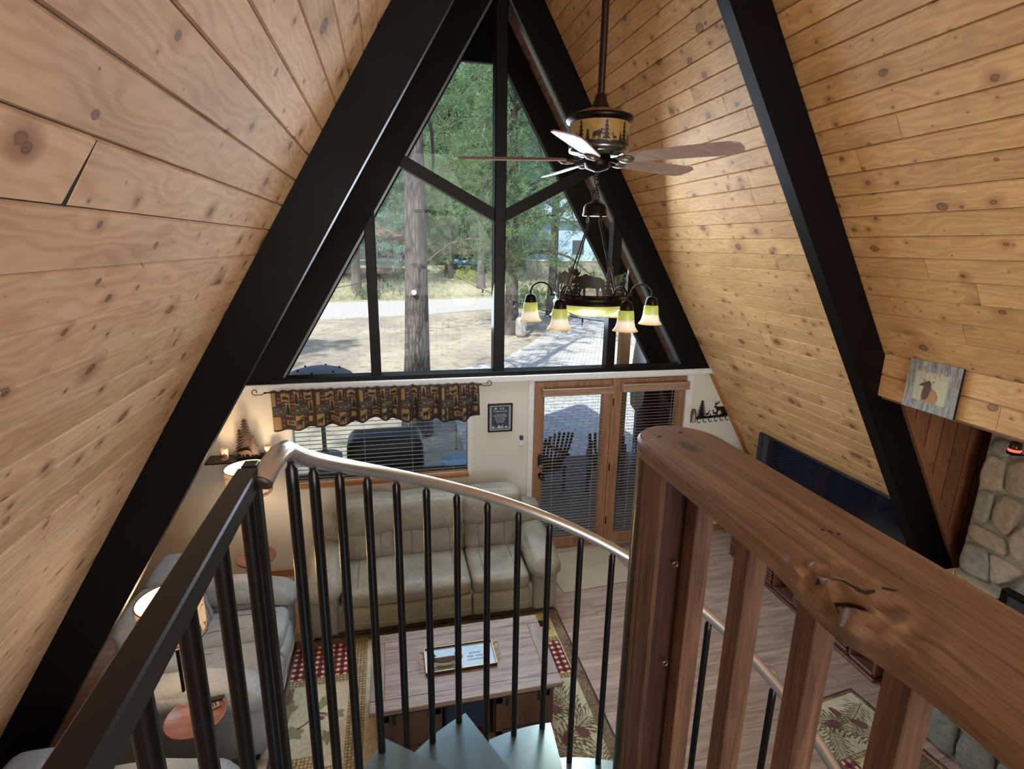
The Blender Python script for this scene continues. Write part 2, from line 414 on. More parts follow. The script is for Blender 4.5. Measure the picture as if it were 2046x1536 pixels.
    def lathe(s, prof, c, mat, seg=28, smooth=True, sx=1.0, sy=1.0):
        c = Vector(c); vs = []; fs = []
        for (r, z) in prof:
            for k in range(seg):
                a = 2 * PI * k / seg; vs.append(c + Vector((r * math.cos(a) * sx, r * math.sin(a) * sy, z)))
        for i in range(len(prof) - 1):
            for k in range(seg):
                fs.append((i * seg + k, i * seg + (k + 1) % seg, (i + 1) * seg + (k + 1) % seg, (i + 1) * seg + k))
        return s.add(vs, fs, mat, smooth)
    def poly(s, pts2, fn, mat, th=0.0, sub=0.0):
        """flat silhouette; fn(u, v, w) -> 3D point, w = height above the carrying surface; th > 0 gives thickness"""
        tri = tessellate_polygon([[Vector((p[0], p[1], 0)) for p in pts2]])
        P2 = [Vector(p) for p in pts2]; T = [tuple(t) for t in tri]
        if sub > 0:
            for _ in range(4):
                done = True; NTr = []; mid = {}
                def mp(a, b):
                    k = (min(a, b), max(a, b))
                    if k not in mid: mid[k] = len(P2); P2.append((P2[a] + P2[b]) / 2)
                    return mid[k]
                for (a, b, c) in T:
                    L = max((P2[a] - P2[b]).length, (P2[b] - P2[c]).length, (P2[c] - P2[a]).length)
                    if L > sub:
                        done = False; x, y, z = mp(a, b), mp(b, c), mp(c, a)
                        NTr += [(a, x, z), (x, b, y), (z, y, c), (x, y, z)]
                    else: NTr.append((a, b, c))
                T = NTr
                if done: break
        n = len(P2)
        if th <= 0: return s.add([fn(p[0], p[1], 0) for p in P2], T, mat)
        vs = [fn(p[0], p[1], 0) for p in P2] + [fn(p[0], p[1], th) for p in P2]
        fs = [(a, b, c) for (a, b, c) in T] + [(c + n, b + n, a + n) for (a, b, c) in T]
        m = len(pts2)
        fs += [(i, (i + 1) % m, (i + 1) % m + n, i + n) for i in range(m)]
        return s.add(vs, fs, mat)
    def build(s, name, parent=None, local=False, fix=True):
        vs = s.v
        if parent is not None and not local:
            W = wm(parent).inverted(); vs = [W @ Vector(p) for p in vs]
        me = bpy.data.meshes.new(name); me.from_pydata([tuple(p) for p in vs], [], s.f)
        for m in s.slots: me.materials.append(m if not isinstance(m, str) else M[m])
        me.polygons.foreach_set('material_index', s.m); me.polygons.foreach_set('use_smooth', s.sm)
        if any(a != (0, 0, 0) for a in s.attr):
            a = me.attributes.new('wuv', 'FLOAT_VECTOR', 'POINT'); a.data.foreach_set('vector', [x for p in s.attr for x in p])
            a = me.attributes.new('tone', 'FLOAT', 'POINT'); a.data.foreach_set('value', s.tone)
        me.update()
        if fix and len(s.f) < 30000 and not any(a != (0, 0, 0) for a in s.attr):
            bm = bmesh.new(); bm.from_mesh(me); bmesh.ops.recalc_face_normals(bm, faces=bm.faces[:]); bm.to_mesh(me); bm.free()
        o = bpy.data.objects.new(name, me); COL.objects.link(o)
        if parent is not None: o.parent = parent
        return o

def wm(o):
    m = Matrix.LocRotScale(o.location, o.rotation_euler, o.scale)
    return wm(o.parent) @ m if o.parent else m
def thing(name, label, cat, loc=(0, 0, 0), rz=0.0, group=None):
    o = bpy.data.objects.new(name, None); COL.objects.link(o); o.empty_display_size = .05
    o.location = loc; o.rotation_euler = (0, 0, rz); tag(o, label, cat, group); return o
def tag(o, label=None, cat=None, group=None, kind=None):
    if label: o['label'] = label
    if cat: o['category'] = cat
    if group: o['group'] = group
    if kind: o['kind'] = kind
    return o
def struct(name, mb, label=None):
    o = mb.build(name) if isinstance(mb, MB) else mb
    o['kind'] = 'structure'
    if label: o['label'] = label
    return o
def solo(name, mb, label, cat, group=None, origin=None):
    if origin is not None:
        ov = Vector(origin); mb.v = [tuple(Vector(p) - ov) for p in mb.v]
    o = mb.build(name); 
    if origin is not None: o.location = origin
    return tag(o, label, cat, group)
def dup(root, loc, rz, label=None, group=None):
    r = root.copy(); COL.objects.link(r); r.location = loc; r.rotation_euler = (0, 0, rz)
    if label: r['label'] = label
    if group: r['group'] = group
    for ch in list(root.children):
        c = ch.copy(); COL.objects.link(c); c.parent = r
        for g in ch.children:
            d = g.copy(); COL.objects.link(d); d.parent = c
    return r

# silhouettes (unit height or unit width, facing -u)
BEAR = [(0,.28),(.04,.36),(.12,.42),(.15,.47),(.2,.45),(.35,.52),(.55,.56),(.8,.53),(.95,.42),(1,.25),(.97,0),(.82,0),(.84,.08),(.78,.2),(.6,.2),(.55,.1),(.56,0),(.42,0),(.4,.18),(.32,.2),(.3,0),(.17,0),(.2,.2),(.12,.22)]
MOOSE = [(0,.5),(.02,.6),(.12,.68),(.1,.76),(.0,.80),(-.04,.95),(.03,.87),(.06,.98),(.11,.87),(.17,.99),(.2,.86),(.28,.95),(.24,.78),(.2,.73),(.3,.76),(.42,.84),(.6,.74),(.85,.7),(.97,.6),(1,.4),(.97,.2),(1,0),(.93,0),(.89,.22),(.85,.35),(.8,.2),(.82,0),(.75,0),(.72,.3),(.5,.34),(.43,.32),(.44,0),(.37,0),(.35,.3),(.29,.16),(.3,0),(.24,0),(.23,.35),(.2,.5),(.12,.52),(.06,.44)]
ELK = [(0,.52),(.03,.58),(.1,.63),(.13,.68),(.08,.78),(.1,.92),(.12,.8),(.17,.74),(.2,.9),(.22,.76),(.28,.78),(.34,.93),(.33,.79),(.42,.84),(.5,1.0),(.47,.82),(.38,.74),(.24,.7),(.2,.66),(.22,.58),(.35,.58),(.6,.55),(.85,.57),(.95,.52),(.98,.4),(.92,.3),(.94,.15),(.93,0),(.88,0),(.87,.15),(.8,.27),(.76,.14),(.78,0),(.73,0),(.7,.18),(.66,.3),(.45,.28),(.43,0),(.38,0),(.37,.26),(.31,.0),(.27,.0),(.29,.3),(.2,.42),(.14,.53),(.06,.5)]
DEER = [(0,.72),(.1,.82),(.12,.95),(.2,.85),(.3,.84),(.34,.7),(.36,.56),(.6,.52),(.9,.54),(1,.46),(.95,.3),(.97,0),(.88,0),(.84,.28),(.6,.28),(.5,.26),(.48,0),(.4,0),(.38,.28),(.26,.42),(.2,.68),(.1,.7)]
def PINE(n=6, w=.36, trunk=.1, tw=.03):
    L = []; 
    for i in range(n):
        y0 = 1 - (1 - trunk) * i / n; y1 = 1 - (1 - trunk) * (i + 1) / n
        ww = w * (.25 + .75 * (i + 1) / n)
        L += [(-ww * .35 * i / n - .004, y0), (-ww, y1 - .01)]
    left = L + [(-tw, trunk + .01), (-tw, 0)]
    return left + [(-x, y) for x, y in left[::-1]]
def tr(poly, ox, oy, s, flip=False, sy=None):
    sy = s if sy is None else sy
    q = [((ox + (1 - x) * s) if flip else (ox + x * s), oy + y * sy) for x, y in poly]
    return q[::-1] if flip else q
# ================================================================= SETTING
AZ, SL = 6.415, 1.678
LL = math.hypot(1, SL); CS, SN = 1 / LL, SL / LL
D = 5.6                                   # inner face of the front wall
def xr(z): return (AZ - z) / SL
def roofpt(side, Y, v, w=0.0):            # v down the slope from the ridge, w into the room
    return (side * v * CS - side * w * SN, Y, AZ - v * SN - w * CS)

def board(mb, P, u0, u1, v0, v1, mat, num, ch=.006, dp=.009, end=.0015, skew=0.0):
    """one tongue-and-groove board: P(u, v, w); chamfered along both long edges"""
    q = [(u0 + .0008, v0 + .0009, -dp), (u1 + skew - .0008, v0 + .0009, -dp), (u1 - .0008, v1 - .0009, -dp), (u0 + .0008, v1 - .0009, -dp)]
    a0, a1 = u0 + end, u1 - end
    t = [(a0, v0 + ch, 0), (a1 + skew, v0 + ch, 0), (a1, v1 - ch, 0), (a0, v1 - ch, 0)]
    pts = q + t; tn = rnd.random()
    uv = [(p[0], p[1] - v0, num * 1.37) for p in pts]
    mb.add([P(*p) for p in pts], [(4, 5, 6, 7), (0, 1, 5, 4), (1, 2, 6, 5), (2, 3, 7, 6), (3, 0, 4, 7)], mat, False, uv, [tn] * 8)

ENDS_L = {22: [1.172], 25: [2.36], 27: [2.33], 32: [1.99], 17: [2.416], 20: []}
def roof_boards(name, side, mat, pitch, phase, Ya, Yb, v_max=7.46, known=None, hole=None, minlen=1.6):
    mb = MB(); i = 0
    n0 = int((0 - phase) / pitch) - 1
    num = 0
    for i in range(n0, int(v_max / pitch) + 2):
        v0 = phase + i * pitch; v1 = v0 + pitch
        if v1 < .02 or v0 > v_max: continue
        v0 = max(v0, 0.0); v1 = min(v1, v_max)
        ks = sorted((known or {}).get(i, []))
        cuts = [Ya]
        while cuts[-1] < Yb - .5:
            nx = cuts[-1] + rnd.uniform(minlen, minlen + 2.4)
            if known and ks:
                nk = [k for k in ks if k > cuts[-1] + .05]
                if nk and nx > nk[0] - .9: nx = nk[0]
            cuts.append(min(nx, Yb))
        if cuts[-1] < Yb: cuts[-1] = Yb
        for a, b in zip(cuts, cuts[1:]):
            segs = [(a, b, v0, v1)]
            if hole:
                h0, h1, hv = hole
                if v1 > hv + .001:
                    segs = []
                    if a < h0: segs.append((a, min(b, h0), v0, v1))
                    if b > h1: segs.append((max(a, h1), b, v0, v1))
                    if v0 < hv - .01 and b > h0 and a < h1: segs.append((max(a, h0), min(b, h1), v0, hv))
            for (p, q, s0, s1) in segs:
                num += 1
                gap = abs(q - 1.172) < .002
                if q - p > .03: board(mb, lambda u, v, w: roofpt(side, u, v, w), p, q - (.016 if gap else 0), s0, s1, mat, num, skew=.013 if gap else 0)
                if gap: mb.add([roofpt(side, u, v, -.0012) for u, v in ((1.1685, s0 + .004), (1.1745, s0 + .004), (1.1745, s1 - .002), (1.1530, s1 - .002))], [(0, 1, 2, 3)], 'crack')  # dark quad paints in the shade of the open board joint
    return struct(name, mb)

HV = 4.147                                # slope distance at which the fireplace bay opens
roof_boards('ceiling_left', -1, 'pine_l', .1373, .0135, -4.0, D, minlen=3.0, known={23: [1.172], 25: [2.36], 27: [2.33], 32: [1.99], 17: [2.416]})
roof_boards('ceiling_right', 1, 'pine_r', .1355, .028, -4.0, D, known={19: [2.431], 17: [3.461], 20: [3.687], 22: [3.709], 25: [3.716], 27: [3.727], 28: [2.371], 41: [5.038]}, minlen=2.0, hole=(.9, 2.975, HV))
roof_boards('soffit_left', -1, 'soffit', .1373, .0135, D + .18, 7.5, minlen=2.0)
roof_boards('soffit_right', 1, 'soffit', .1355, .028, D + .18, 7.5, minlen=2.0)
# roof shell above the boards (keeps the daylight out)
for side, nm in ((-1, 'roof_left'), (1, 'roof_right')):
    mb = MB()
    def slab(Y0, Y1, v0, v1):
        q = [roofpt(side, Y, v, w) for w in (-.012, -.16) for (Y, v) in ((Y0, v0), (Y1, v0), (Y1, v1), (Y0, v1))]
        mb.add(q, [(0, 1, 2, 3), (7, 6, 5, 4), (0, 4, 5, 1), (1, 5, 6, 2), (2, 6, 7, 3), (3, 7, 4, 0)], 'beam')
    if side < 0: slab(-4.0, 7.55, -.1, 7.5)
    else:
        slab(-4.0, 7.55, -.1, HV); slab(-4.0, .9, HV, 7.5); slab(3.012, 7.55, HV, 7.5)
    struct(nm, mb)

def slope_beam(name, side, Y0, Y1, dd, zb, mat='beam'):
    pts = [(xr(zb), zb), (0, AZ), (0, AZ - dd * SL), (xr(zb) - dd, zb)]
    mb = MB()
    vs = [(side * x, Y, z) for Y in (Y0, Y1) for (x, z) in pts]
    mb.add(vs, [(0, 1, 2, 3), (7, 6, 5, 4), (0, 4, 5, 1), (1, 5, 6, 2), (2, 6, 7, 3), (3, 7, 4, 0)], mat)
    return struct(name, mb)
slope_beam('rafter', -1, 2.966, 3.063, .272, 0.0)
slope_beam('rafter', 1, 2.966, 3.063, .272, 0.0)
slope_beam('rafter', -1, D, D + .18, .313, 2.15)
slope_beam('rafter', 1, D, D + .18, .313, 2.15)
slope_beam('porch_rafter', -1, 6.68, 6.78, .31, -.3)
slope_beam('porch_rafter', 1, 6.68, 6.78, .31, -.3)
struct('porch_collar', MB().poly([(-.25, 5.50), (.25, 5.50), (.12, 6.2), (-.12, 6.2)], lambda u, v, w: (u, 6.70 + w, v), 'beam', .06))

# floor
struct('floor', MB().box((-4.0, -4.0, -.12), (4.3, D + .1, 0), 'floor'))
# front wall
mb = MB()
def wp(pts):
    mb.poly(pts, lambda u, v, w: (u, D + w, v), 'wall', th=.12)
WX0, WX1, WZ0, WZ1 = -2.15, -.335, 1.07, 1.99
wp([(-3.83, 0), (WX0, 0), (WX0, 2.1), (-2.6, 2.1)])
wp([(WX0, 0), (WX1, 0), (WX1, WZ0), (WX0, WZ0)])
wp([(WX0, WZ1), (WX1, WZ1), (WX1, 2.1), (WX0, 2.1)])
wp([(WX1, 0), (.40, 0), (.40, 2.1), (WX1, 2.1)])
wp([(.40, 2.07), (2.26, 2.07), (2.26, 2.1), (.40, 2.1)])
wp([(2.26, 0), (3.83, 0), (2.6, 2.1), (2.26, 2.1)])
struct('wall_front', mb)
struct('wall_rear', MB().poly([(-4, 0), (4, 0), (0, AZ + .2)], lambda u, v, w: (u, -3.9 - w, v), 'wall', th=.1))
# low knee walls where the roof meets the floor are hidden by furniture
mb = MB()
mb.bbox((-2.62, D - .035, 2.088), (2.60, D, 2.15), 'white', .004)
mb.bbox((2.58, D - .06, 2.07), (2.68, D, 2.16), 'white', .012)
struct('trim_1', mb)
# door casing, white
mb = MB(); mb.bbox((.335, D - .018, 0), (.398, D, 2.088), 'white', .003); mb.bbox((2.262, D - .018, 0), (2.345, D, 2.088), 'white', .003)
struct('trim_2', mb)
mb = MB(); mb.bbox((-3.7, D - .015, 0), (.335, D, .085), 'baseboard', .003); mb.bbox((2.345, D - .015, 0), (3.75, D, .085), 'baseboard', .003)
struct('baseboard_front', mb)
# thin wood strip where the front wall meets the roof boards
mb = MB()
for s in (1,):
    q = [(s * (xr(0) - o), Y, 0) for Y in (D - .02, D) for o in (0, .04)] + [(s * (xr(2.08) - o), Y, 2.08) for Y in (D - .02, D) for o in (0, .04)]
    mb.add(q, [(0, 1, 3, 2), (4, 6, 7, 5), (0, 4, 5, 1), (2, 3, 7, 6), (1, 5, 7, 3), (0, 2, 6, 4)], 'baseboard')
struct('trim_3', mb)
# gable glazing
mb = MB(); Y0, Y1 = D + .02, D + .15
mb.bbox((-2.30, D - .012, 2.152), (2.30, D + .16, 2.20), 'black_frame', .004)      # sill
zc = 3.785
mb.bbox((-.058, D, 2.15), (.058, D + .16, AZ - .4), 'black_frame', .008)             # centre post
def inner_z(x): return AZ - SL * (abs(x) + .313)
for s in (-1, 1):
    x = s * 1.285
    mb.bbox((x - .05, D + .01, 2.19), (x + .05, D + .14, inner_z(1.285) + .25), 'black_frame', .006)
    # strut rising from the centre to the rafter
    d = Vector((.93, 0, 4.27 - zc)); d.normalize(); n = Vector((-d.z, 0, d.x)); hw = .055
    a = Vector((0, 0, zc)); b = a + d * 1.15
    q = [(a - n * hw), (b - n * hw), (b + n * hw), (a + n * hw)]
    vs = [(s * p.x, Y, p.z) for Y in (Y0, Y1) for p in q]
    mb.add(vs, [(0, 1, 2, 3), (7, 6, 5, 4), (0, 4, 5, 1), (1, 5, 6, 2), (2, 6, 7, 3), (3, 7, 4, 0)], 'black_frame')
    # stop beads along the rafters
    for (o0, o1) in ((.30, .335),):
        q = [(xr(2.2) - o0, 2.2), (xr(5.85) - o0, 5.85), (xr(5.85) - o1, 5.85), (xr(2.2) - o1, 2.2)]
        vs = [(s * x_, Y, z_) for Y in (D + .05, D + .13) for (x_, z_) in q]
        mb.add(vs, [(0, 1, 2, 3), (7, 6, 5, 4), (0, 4, 5, 1), (1, 5, 6, 2), (2, 6, 7, 3), (3, 7, 4, 0)], 'gasket')
g = bpy.data.objects.new('window_1', None); COL.objects.link(g); g['kind'] = 'structure'
mb.build('window_frame', g)
mb = MB()
for i, (xa, xb) in enumerate(((-2.2, -1.26), (-1.31, 0.0), (0.0, 1.31), (1.26, 2.2))):
    zt = lambda x: AZ - SL * (abs(x) + .30)
    pts = [(xa, 2.17), (xb, 2.17), (xb, max(2.18, zt(xb))), (xa, max(2.18, zt(xa)))]
    pts = [(x, min(z, 5.9)) for x, z in pts]
    MB().poly(pts, lambda u, v, w: (u, D + .085 + w, v), 'glass').build('pane', g)

# living room window with blind
g = bpy.data.objects.new('window_2', None); COL.objects.link(g); g['kind'] = 'structure'
mb = MB()
for lo, hi in (((WX0 - .045, D - .015, WZ0 - .05), (WX0 + .012, D + .1, WZ1 + .04)), ((WX1 - .012, D - .015, WZ0 - .05), (WX1 + .045, D + .1, WZ1 + .04)),
               ((WX0, D - .015, WZ1), (WX1, D + .1, WZ1 + .04))):
    mb.bbox(lo, hi, 'white', .004)
mb.bbox((WX0, D + .06, WZ0), (WX1, D + .1, WZ0 + .04), 'black_frame', .004)
mb.build('window_frame', g)
MB().bbox((WX0, D - .03, WZ0 - .055), (WX1, D + .08, WZ0 - .005), 'baseboard', .005).build('window_sill', g)
MB().box((WX0, D + .085, WZ0), (WX1, D + .09, WZ1), 'glass').build('pane', g)

def blind(name, label, x0, x1, z0, z1, yc, mat, pitch=.04, dep=.048, tilt=22, head=None, headz=None, cat='blind'):
    t = thing(name, label, cat, ((x0 + x1) / 2, yc, z0))
    mb = MB(); n = int((z1 - z0 - .03) / pitch); ca, sa = math.cos(math.radians(tilt)), math.sin(math.radians(tilt))
    for i in range(n):
        z = z0 + .03 + i * pitch; dl = rnd.uniform(-.002, .002)
        q = []
        for (v, w) in ((-dep / 2, -.0017), (dep / 2, -.0017), (dep / 2, .0017), (-dep / 2, .0017)):
            q.append((yc + v * ca + w * sa, z + dl - v * sa + w * ca))
        vs = [(x, y, zz) for x in (x0, x1) for (y, zz) in q]
        mb.add(vs, [(0, 3, 2, 1), (4, 5, 6, 7), (0, 1, 5, 4), (1, 2, 6, 5), (2, 3, 7, 6), (3, 0, 4, 7)], mat)
    s = mb.build('slats', t); s['kind'] = 'stuff'
    MB().bbox((x0, yc - .02, z0 - .005), (x1, yc + .02, z0 + .012), mat, .003).build('bottom_rail', t)
    mb = MB()
    for fx in ((x0 + .12, x1 - .12) if x1 - x0 < 1.2 else (x0 + .15, (x0 * 2 + x1) / 3 + .1, (x0 + 2 * x1) / 3, x1 - .15)):
        MB().cyl((fx, yc - .022, z0), (fx, yc - .022, z1), .0013, 'stitch', 5).build('cord', t)
    if head:
        mb = MB(); a, b = headz; hx0, hx1 = head
        mb.bbox((hx0, yc - .055, a), (hx1, yc - .038, b), mat, .003)
        mb.bbox((hx0 - .003, yc - .063, b - .025), (hx1 + .003, yc - .038, b), mat, .005)
        mb.bbox((hx0 - .003, yc - .060, a), (hx1 + .003, yc - .038, a + .018), mat, .004)
        mb.box((hx0, yc - .04, a), (hx0 + .012, yc + .03, b), mat); mb.box((hx1 - .012, yc - .04, a), (hx1, yc + .03, b), mat)
        mb.build('headrail', t)
    return t
b = blind('window_blind', 'brown slatted blind across the living room window behind the grey sofa', WX0 + .015, WX1 - .015, WZ0 + .01, WZ1, D + .035, 'blind_dark', .046, .046, 13)

# french doors
def leaf(name, x0, x1, gx0, gx1, gz0, gz1):
    g = bpy.data.objects.new(name, None); COL.objects.link(g); g['kind'] = 'structure'
    mb = MB(); ya, yb = D + .005, D + .05
    for lo, hi in (((x0, ya, .01), (gx0, yb, 2.06)), ((gx1, ya, .01), (x1, yb, 2.06)), ((gx0, ya, .01), (gx1, yb, gz0)), ((gx0, ya, gz1), (gx1, yb, 2.06))):
        mb.bbox(lo, hi, 'door', .003)
    mb.build('door_panel', g)
    MB().box((gx0, D + .025, gz0), (gx1, D + .03, gz1), 'glass').build('pane', g)
    return g
d1 = leaf('door_1', .40, 1.325, .525, 1.21, .13, 1.93)
d2 = leaf('door_2', 1.36, 2.26, 1.455, 2.14, .13, 1.95)
mb = MB(); mb.bbox((1.325, D - .01, 0), (1.36, D + .05, 2.07), 'door', .004)
for z in (.25, .95, 1.75): mb.cyl((1.342, D - .016, z), (1.342, D - .016, z + .09), .007, 'bronze', 8)
mb.bbox((.40, D + .0, 0), (2.26, D + .08, .014), 'baseboard', .003)
mb.build('hinge_post', d2)
mb = MB(); mb.bbox((.462, D - .03, 1.075), (.53, D + .005, 1.21), 'black', .012); mb.bbox((.468, D - .034, 1.05), (.524, D + .005, 1.10), 'silver', .012)
o = mb.build('deadbolt', d1); o['label'] = 'black and silver keypad lock'
mb = MB(); mb.cyl((.50, D + .005, .95), (.50, D - .01, .95), .032, 'black', 18); mb.cyl((.50, D - .01, .95), (.50, D - .05, .95), .012, 'black', 12)
mb.lathe([(0, .0), (.02, .003), (.03, .014), (.028, .028), (.012, .036)], (0, 0, 0), 'black', 16)
# turn the knob lathe toward the room
k = len(mb.v) - 5 * 16
for i in range(k, len(mb.v)):
    x, y, z = mb.v[i]; mb.v[i] = (.50 + x, D - .075 + z, .95 + y)
o = mb.build('door_handle', d1)
blind('door_blind', 'wood slatted blind on the glazed door with the black knob', .50, 1.225, .15, 1.93, D - .04, 'blind', .037, .046, 16, (.485, 1.30), (1.915, 2.0))
blind('door_blind', 'wood slatted blind on the glazed door beside the coat rack', 1.45, 2.17, .14, 1.94, D - .04, 'blind', .037, .046, 16, (1.43, 2.25), (1.925, 2.02))

# fireplace bay: header of pine boards, stained cheeks, stone chimney
HX = HV * CS; HZ = AZ - HV * SN
mb = MB()
for i, (za, zb) in enumerate(((HZ - .148, HZ + .005), (HZ - .298, HZ - .150))):
    for j, (ya, yb) in enumerate(((.9, 2.2 if i else 1.7), (2.2 if i else 1.7, 2.97))):
        board(mb, lambda u, v, w: (HX + .01 - w - .0, u, zb - (v)), ya, yb, 0, zb - za, 'pine_r', 500 + 7 * i + j)
mb.box((HX + .0225, .9, HZ - .30), (HX + .05, 2.97, HZ + .0), 'pine_r')
struct('beam_header', mb)
struct('bay_ceiling', MB().box((HX + .05, .9, HZ - .32), (4.3, 2.99, HZ - .295), 'cheek'))
mb = MB(); n = 0
x = HX; TOPZ = HZ - .29
def zr(x): return max(0.0, AZ - SL * x)
while x < 4.2:
    n += 1; x0, x1 = x + .003, x + .132; tn = rnd.random()
    pts = [(x0, zr(x0)), (x1, zr(x1)), (x1, TOPZ), (x0, TOPZ)]
    if zr(x1) < TOPZ:
        mb.add([(p[0], 2.99, p[1]) for p in pts], [(0, 1, 2, 3)], 'cheek', False, [(p[1], p[0] - x0, n * 2.1) for p in pts], [tn] * 4)
        mb.add([(p[0], 3.01, p[1]) for p in ((x1 - .002, zr(x1)), (x1 + .008, zr(x1 + .008)), (x1 + .008, TOPZ), (x1 - .002, TOPZ))], [(0, 1, 2, 3)], 'beam')
        mb.add([(p[0], 2.996, p[1]) for p in ((x, zr(x)), (x + .135, zr(x + .135)), (x + .135, TOPZ), (x, TOPZ))], [(0, 1, 2, 3)], 'beam')
    x += .135
# keep only the part outside the roof line: the planked room side is hidden by the beam
struct('wall_bay', mb)
q = [(xr(0) + .015, 0), (xr(2.55) + .015, 2.55), (xr(2.55) + .075, 2.55), (xr(0) + .075, 0)]
mb = MB(); vs = [(x_, Y, z_) for Y in (2.955, 2.985) for (x_, z_) in q]
mb.add(vs, [(0, 1, 2, 3), (7, 6, 5, 4), (0, 4, 5, 1), (1, 5, 6, 2), (2, 6, 7, 3), (3, 7, 4, 0)], 'cheek'); struct('trim_4', mb)
struct('wall_bay_side', MB().box((HX, .85, 0), (4.2, .9, HZ), 'cheek'))
struct('wall_bay_rear', MB().box((4.2, .85, 0), (4.3, 3.0, HZ), 'cheek'))

# loft floor and the steel landing beside the stair
struct('loft_floor', MB().box((-2.55, -4.0, 1.98), (2.55, .20, 2.12), 'loft'))
# ================================================================= STAIR AND RAILINGS
SCX, SCY, SR = -.582, 1.03, .767
def sang(i): return math.radians(173.74 - 9.416 * i)
def spt(i, r=SR): return (SCX + r * math.cos(sang(i)), SCY + r * math.sin(sang(i)))
def railz(i): return 3.52 - .767 * (.58 + .085 * i)
RISE = .1956
def tz(n): return 1.925 - (n - 1) * RISE
stair = thing('spiral_staircase', 'black steel spiral staircase with a brushed metal handrail descending to the living room', 'staircase', (SCX, SCY, 0))
MB().cyl((SCX, SCY, 0), (SCX, SCY, 3.078), .030, 'steel_pole', 24).build('center_pole', stair)
for n in range(1, 11):
    mb = MB(); z = tz(n); a0, a1 = 3 * n - 2.75, 3 * n + .33; k = 12; th = .028
    R2 = SR + .018
    top = [(SCX + .05 * math.cos(sang(a0)), SCY + .05 * math.sin(sang(a0)))] + [spt(a0 + (a1 - a0) * j / k, R2) for j in range(k + 1)] + [(SCX + .05 * math.cos(sang(a1)), SCY + .05 * math.sin(sang(a1)))]
    m = len(top)
    mb.add([(x, y, z) for x, y in top] + [(x, y, z - th) for x, y in top], [tuple(range(m)), tuple(range(m, 2 * m))[::-1]] + [(i, (i + 1) % m, (i + 1) % m + m, i + m) for i in range(m)], 'tread')
    # folded front lip
    mb.build('tread', stair)
    mb = MB(); mb.cyl((SCX, SCY, z - .11), (SCX, SCY, z + .0), .044, 'stair_steel', 20); mb.build('collar', stair)
for i in range(0, 31):
    x, y = spt(i); n = (i + 2) // 3
    zb = 2.10 if i == 0 else tz(n) - .02
    zt = railz(i) + .004
    mb = MB(); mb.tube([(x, y, zb), (x, y, zt - .05), (x, y, zt - .012), (x, y, zt)], [.0125, .0125, .0125, .006], 'stair_steel', 12)
    mb.box((x - .006, y - .006, zt - .01), (x + .006, y + .006, zt + .016), 'stair_steel')
    mb.build('baluster', stair)
pts = []
x0, y0 = spt(-.15)
pts.append((-1.372, .985, 3.098))
pts.append((-1.362, 1.012, 3.118)); pts.append((-1.353, 1.05, 3.124)); pts.append((-1.348, 1.09, 3.118))
for j in range(1, 61):
    i = j * .5; x, y = spt(i); pts.append((x, y, railz(i) + .026))
mb = MB(); mb.tube(pts, .0195, 'steel', 16); mb.build('handrail', stair)
a = Vector(pts[0]); d = (a - Vector(pts[1])).normalized()
MB().tube([a, a + d * .004, a + d * .007], [.0198, .0198, .015], 'cap_brown', 16).build('rail_end_cap', stair)
# landing plate
mb = MB(); mb.box((-1.375, .18, 2.09), (-.62, .86, 2.12), 'tread'); mb.build('landing', stair)

guard = thing('metal_guard_rail', 'charcoal square-tube guard rail sloping away toward the black pine valance', 'railing', (-1.396, .4, 2.12))
guard['label'] = 'charcoal flat-topped metal guard rail with round bars along the loft edge'
GX = -1.396
MB().bbox((GX - .019, -.5, 3.085), (GX + .019, 1.0, 3.122), 'guard_steel', .003).build('top_rail', guard)
MB().bbox((GX - .013, 1.0, 1.95), (GX + .013, 1.03, 3.124), 'guard_steel', .002).build('post', guard)
for y in (.962, .80, .655, .52, .385, .25, .115, -.02, -.155, -.29):
    MB().cyl((GX, y, 2.0), (GX, y, 3.09), .0125, 'stair_steel', 14).build('bar', guard)
MB().bbox((GX - .015, -.5, 1.98), (GX + .015, 1.0, 2.01), 'guard_steel', .002).build('bottom_rail', guard)

wr = thing('wooden_railing', 'red-brown wooden railing with a rounded cap board beside the stair pole', 'railing', (-.52, .4, 2.12))
CX0, CX1, CZ0, CZ1 = -.623, -.432, 3.078, 3.118
# cap board with half round end and a burl on its edge
bm = bmesh.new()
out = []
yt = 1.098; rr = (CX1 - CX0) / 2; cx = (CX0 + CX1) / 2
N = 90
ys = [-.5 + (yt - .11 + .5) * i / N for i in range(N + 1)]
arc = [(cx + rr * math.cos(a), yt - .11 + .11 * math.sin(a)) for a in [PI * k / 20 for k in range(1, 20)]]
loop = [(CX1, y) for y in ys] + arc + [(CX0, y) for y in ys[::-1]]
rows = 14
from mathutils import noise as mnoise
def capshape(x, y, z):
    # knot: bulge and cracks near (CX0, .48)
    d = Vector(((x - CX0) / .055, (y - .475) / .075, 0)); q = math.exp(-d.length_squared)
    nz = mnoise.noise(Vector((x * 45, y * 22, z * 40))) * .016 * q * 1.6
    ridge = -abs(mnoise.noise(Vector((x * 30 + 3, y * 26, z * 20)))) * .030 * q
    wob = mnoise.noise(Vector((y * 6, z * 9, 1.7))) * .0016
    if x < cx: x = x - .007 * q - nz + wob
    z2 = z + (.004 * q + nz + ridge if z > 3.1 else -.012 * q + nz)
    return Vector((x, y, z2))
grid = {}
mb = MB()
vs = []; fs = []
K = 30
ysf = [-.5 + .84 * i / 60 for i in range(60)] + [.34 + .28 * i / 150 for i in range(150)] + [.62 + (yt - .02 - .62) * i / 60 for i in range(61)] + [yt - .012, yt - .006, yt - .002, yt]
def halfw(y):
    if y < yt - .11: return rr
    return rr * math.sqrt(max(0, 1 - ((y - yt + .11) / .11) ** 2))
ring = []
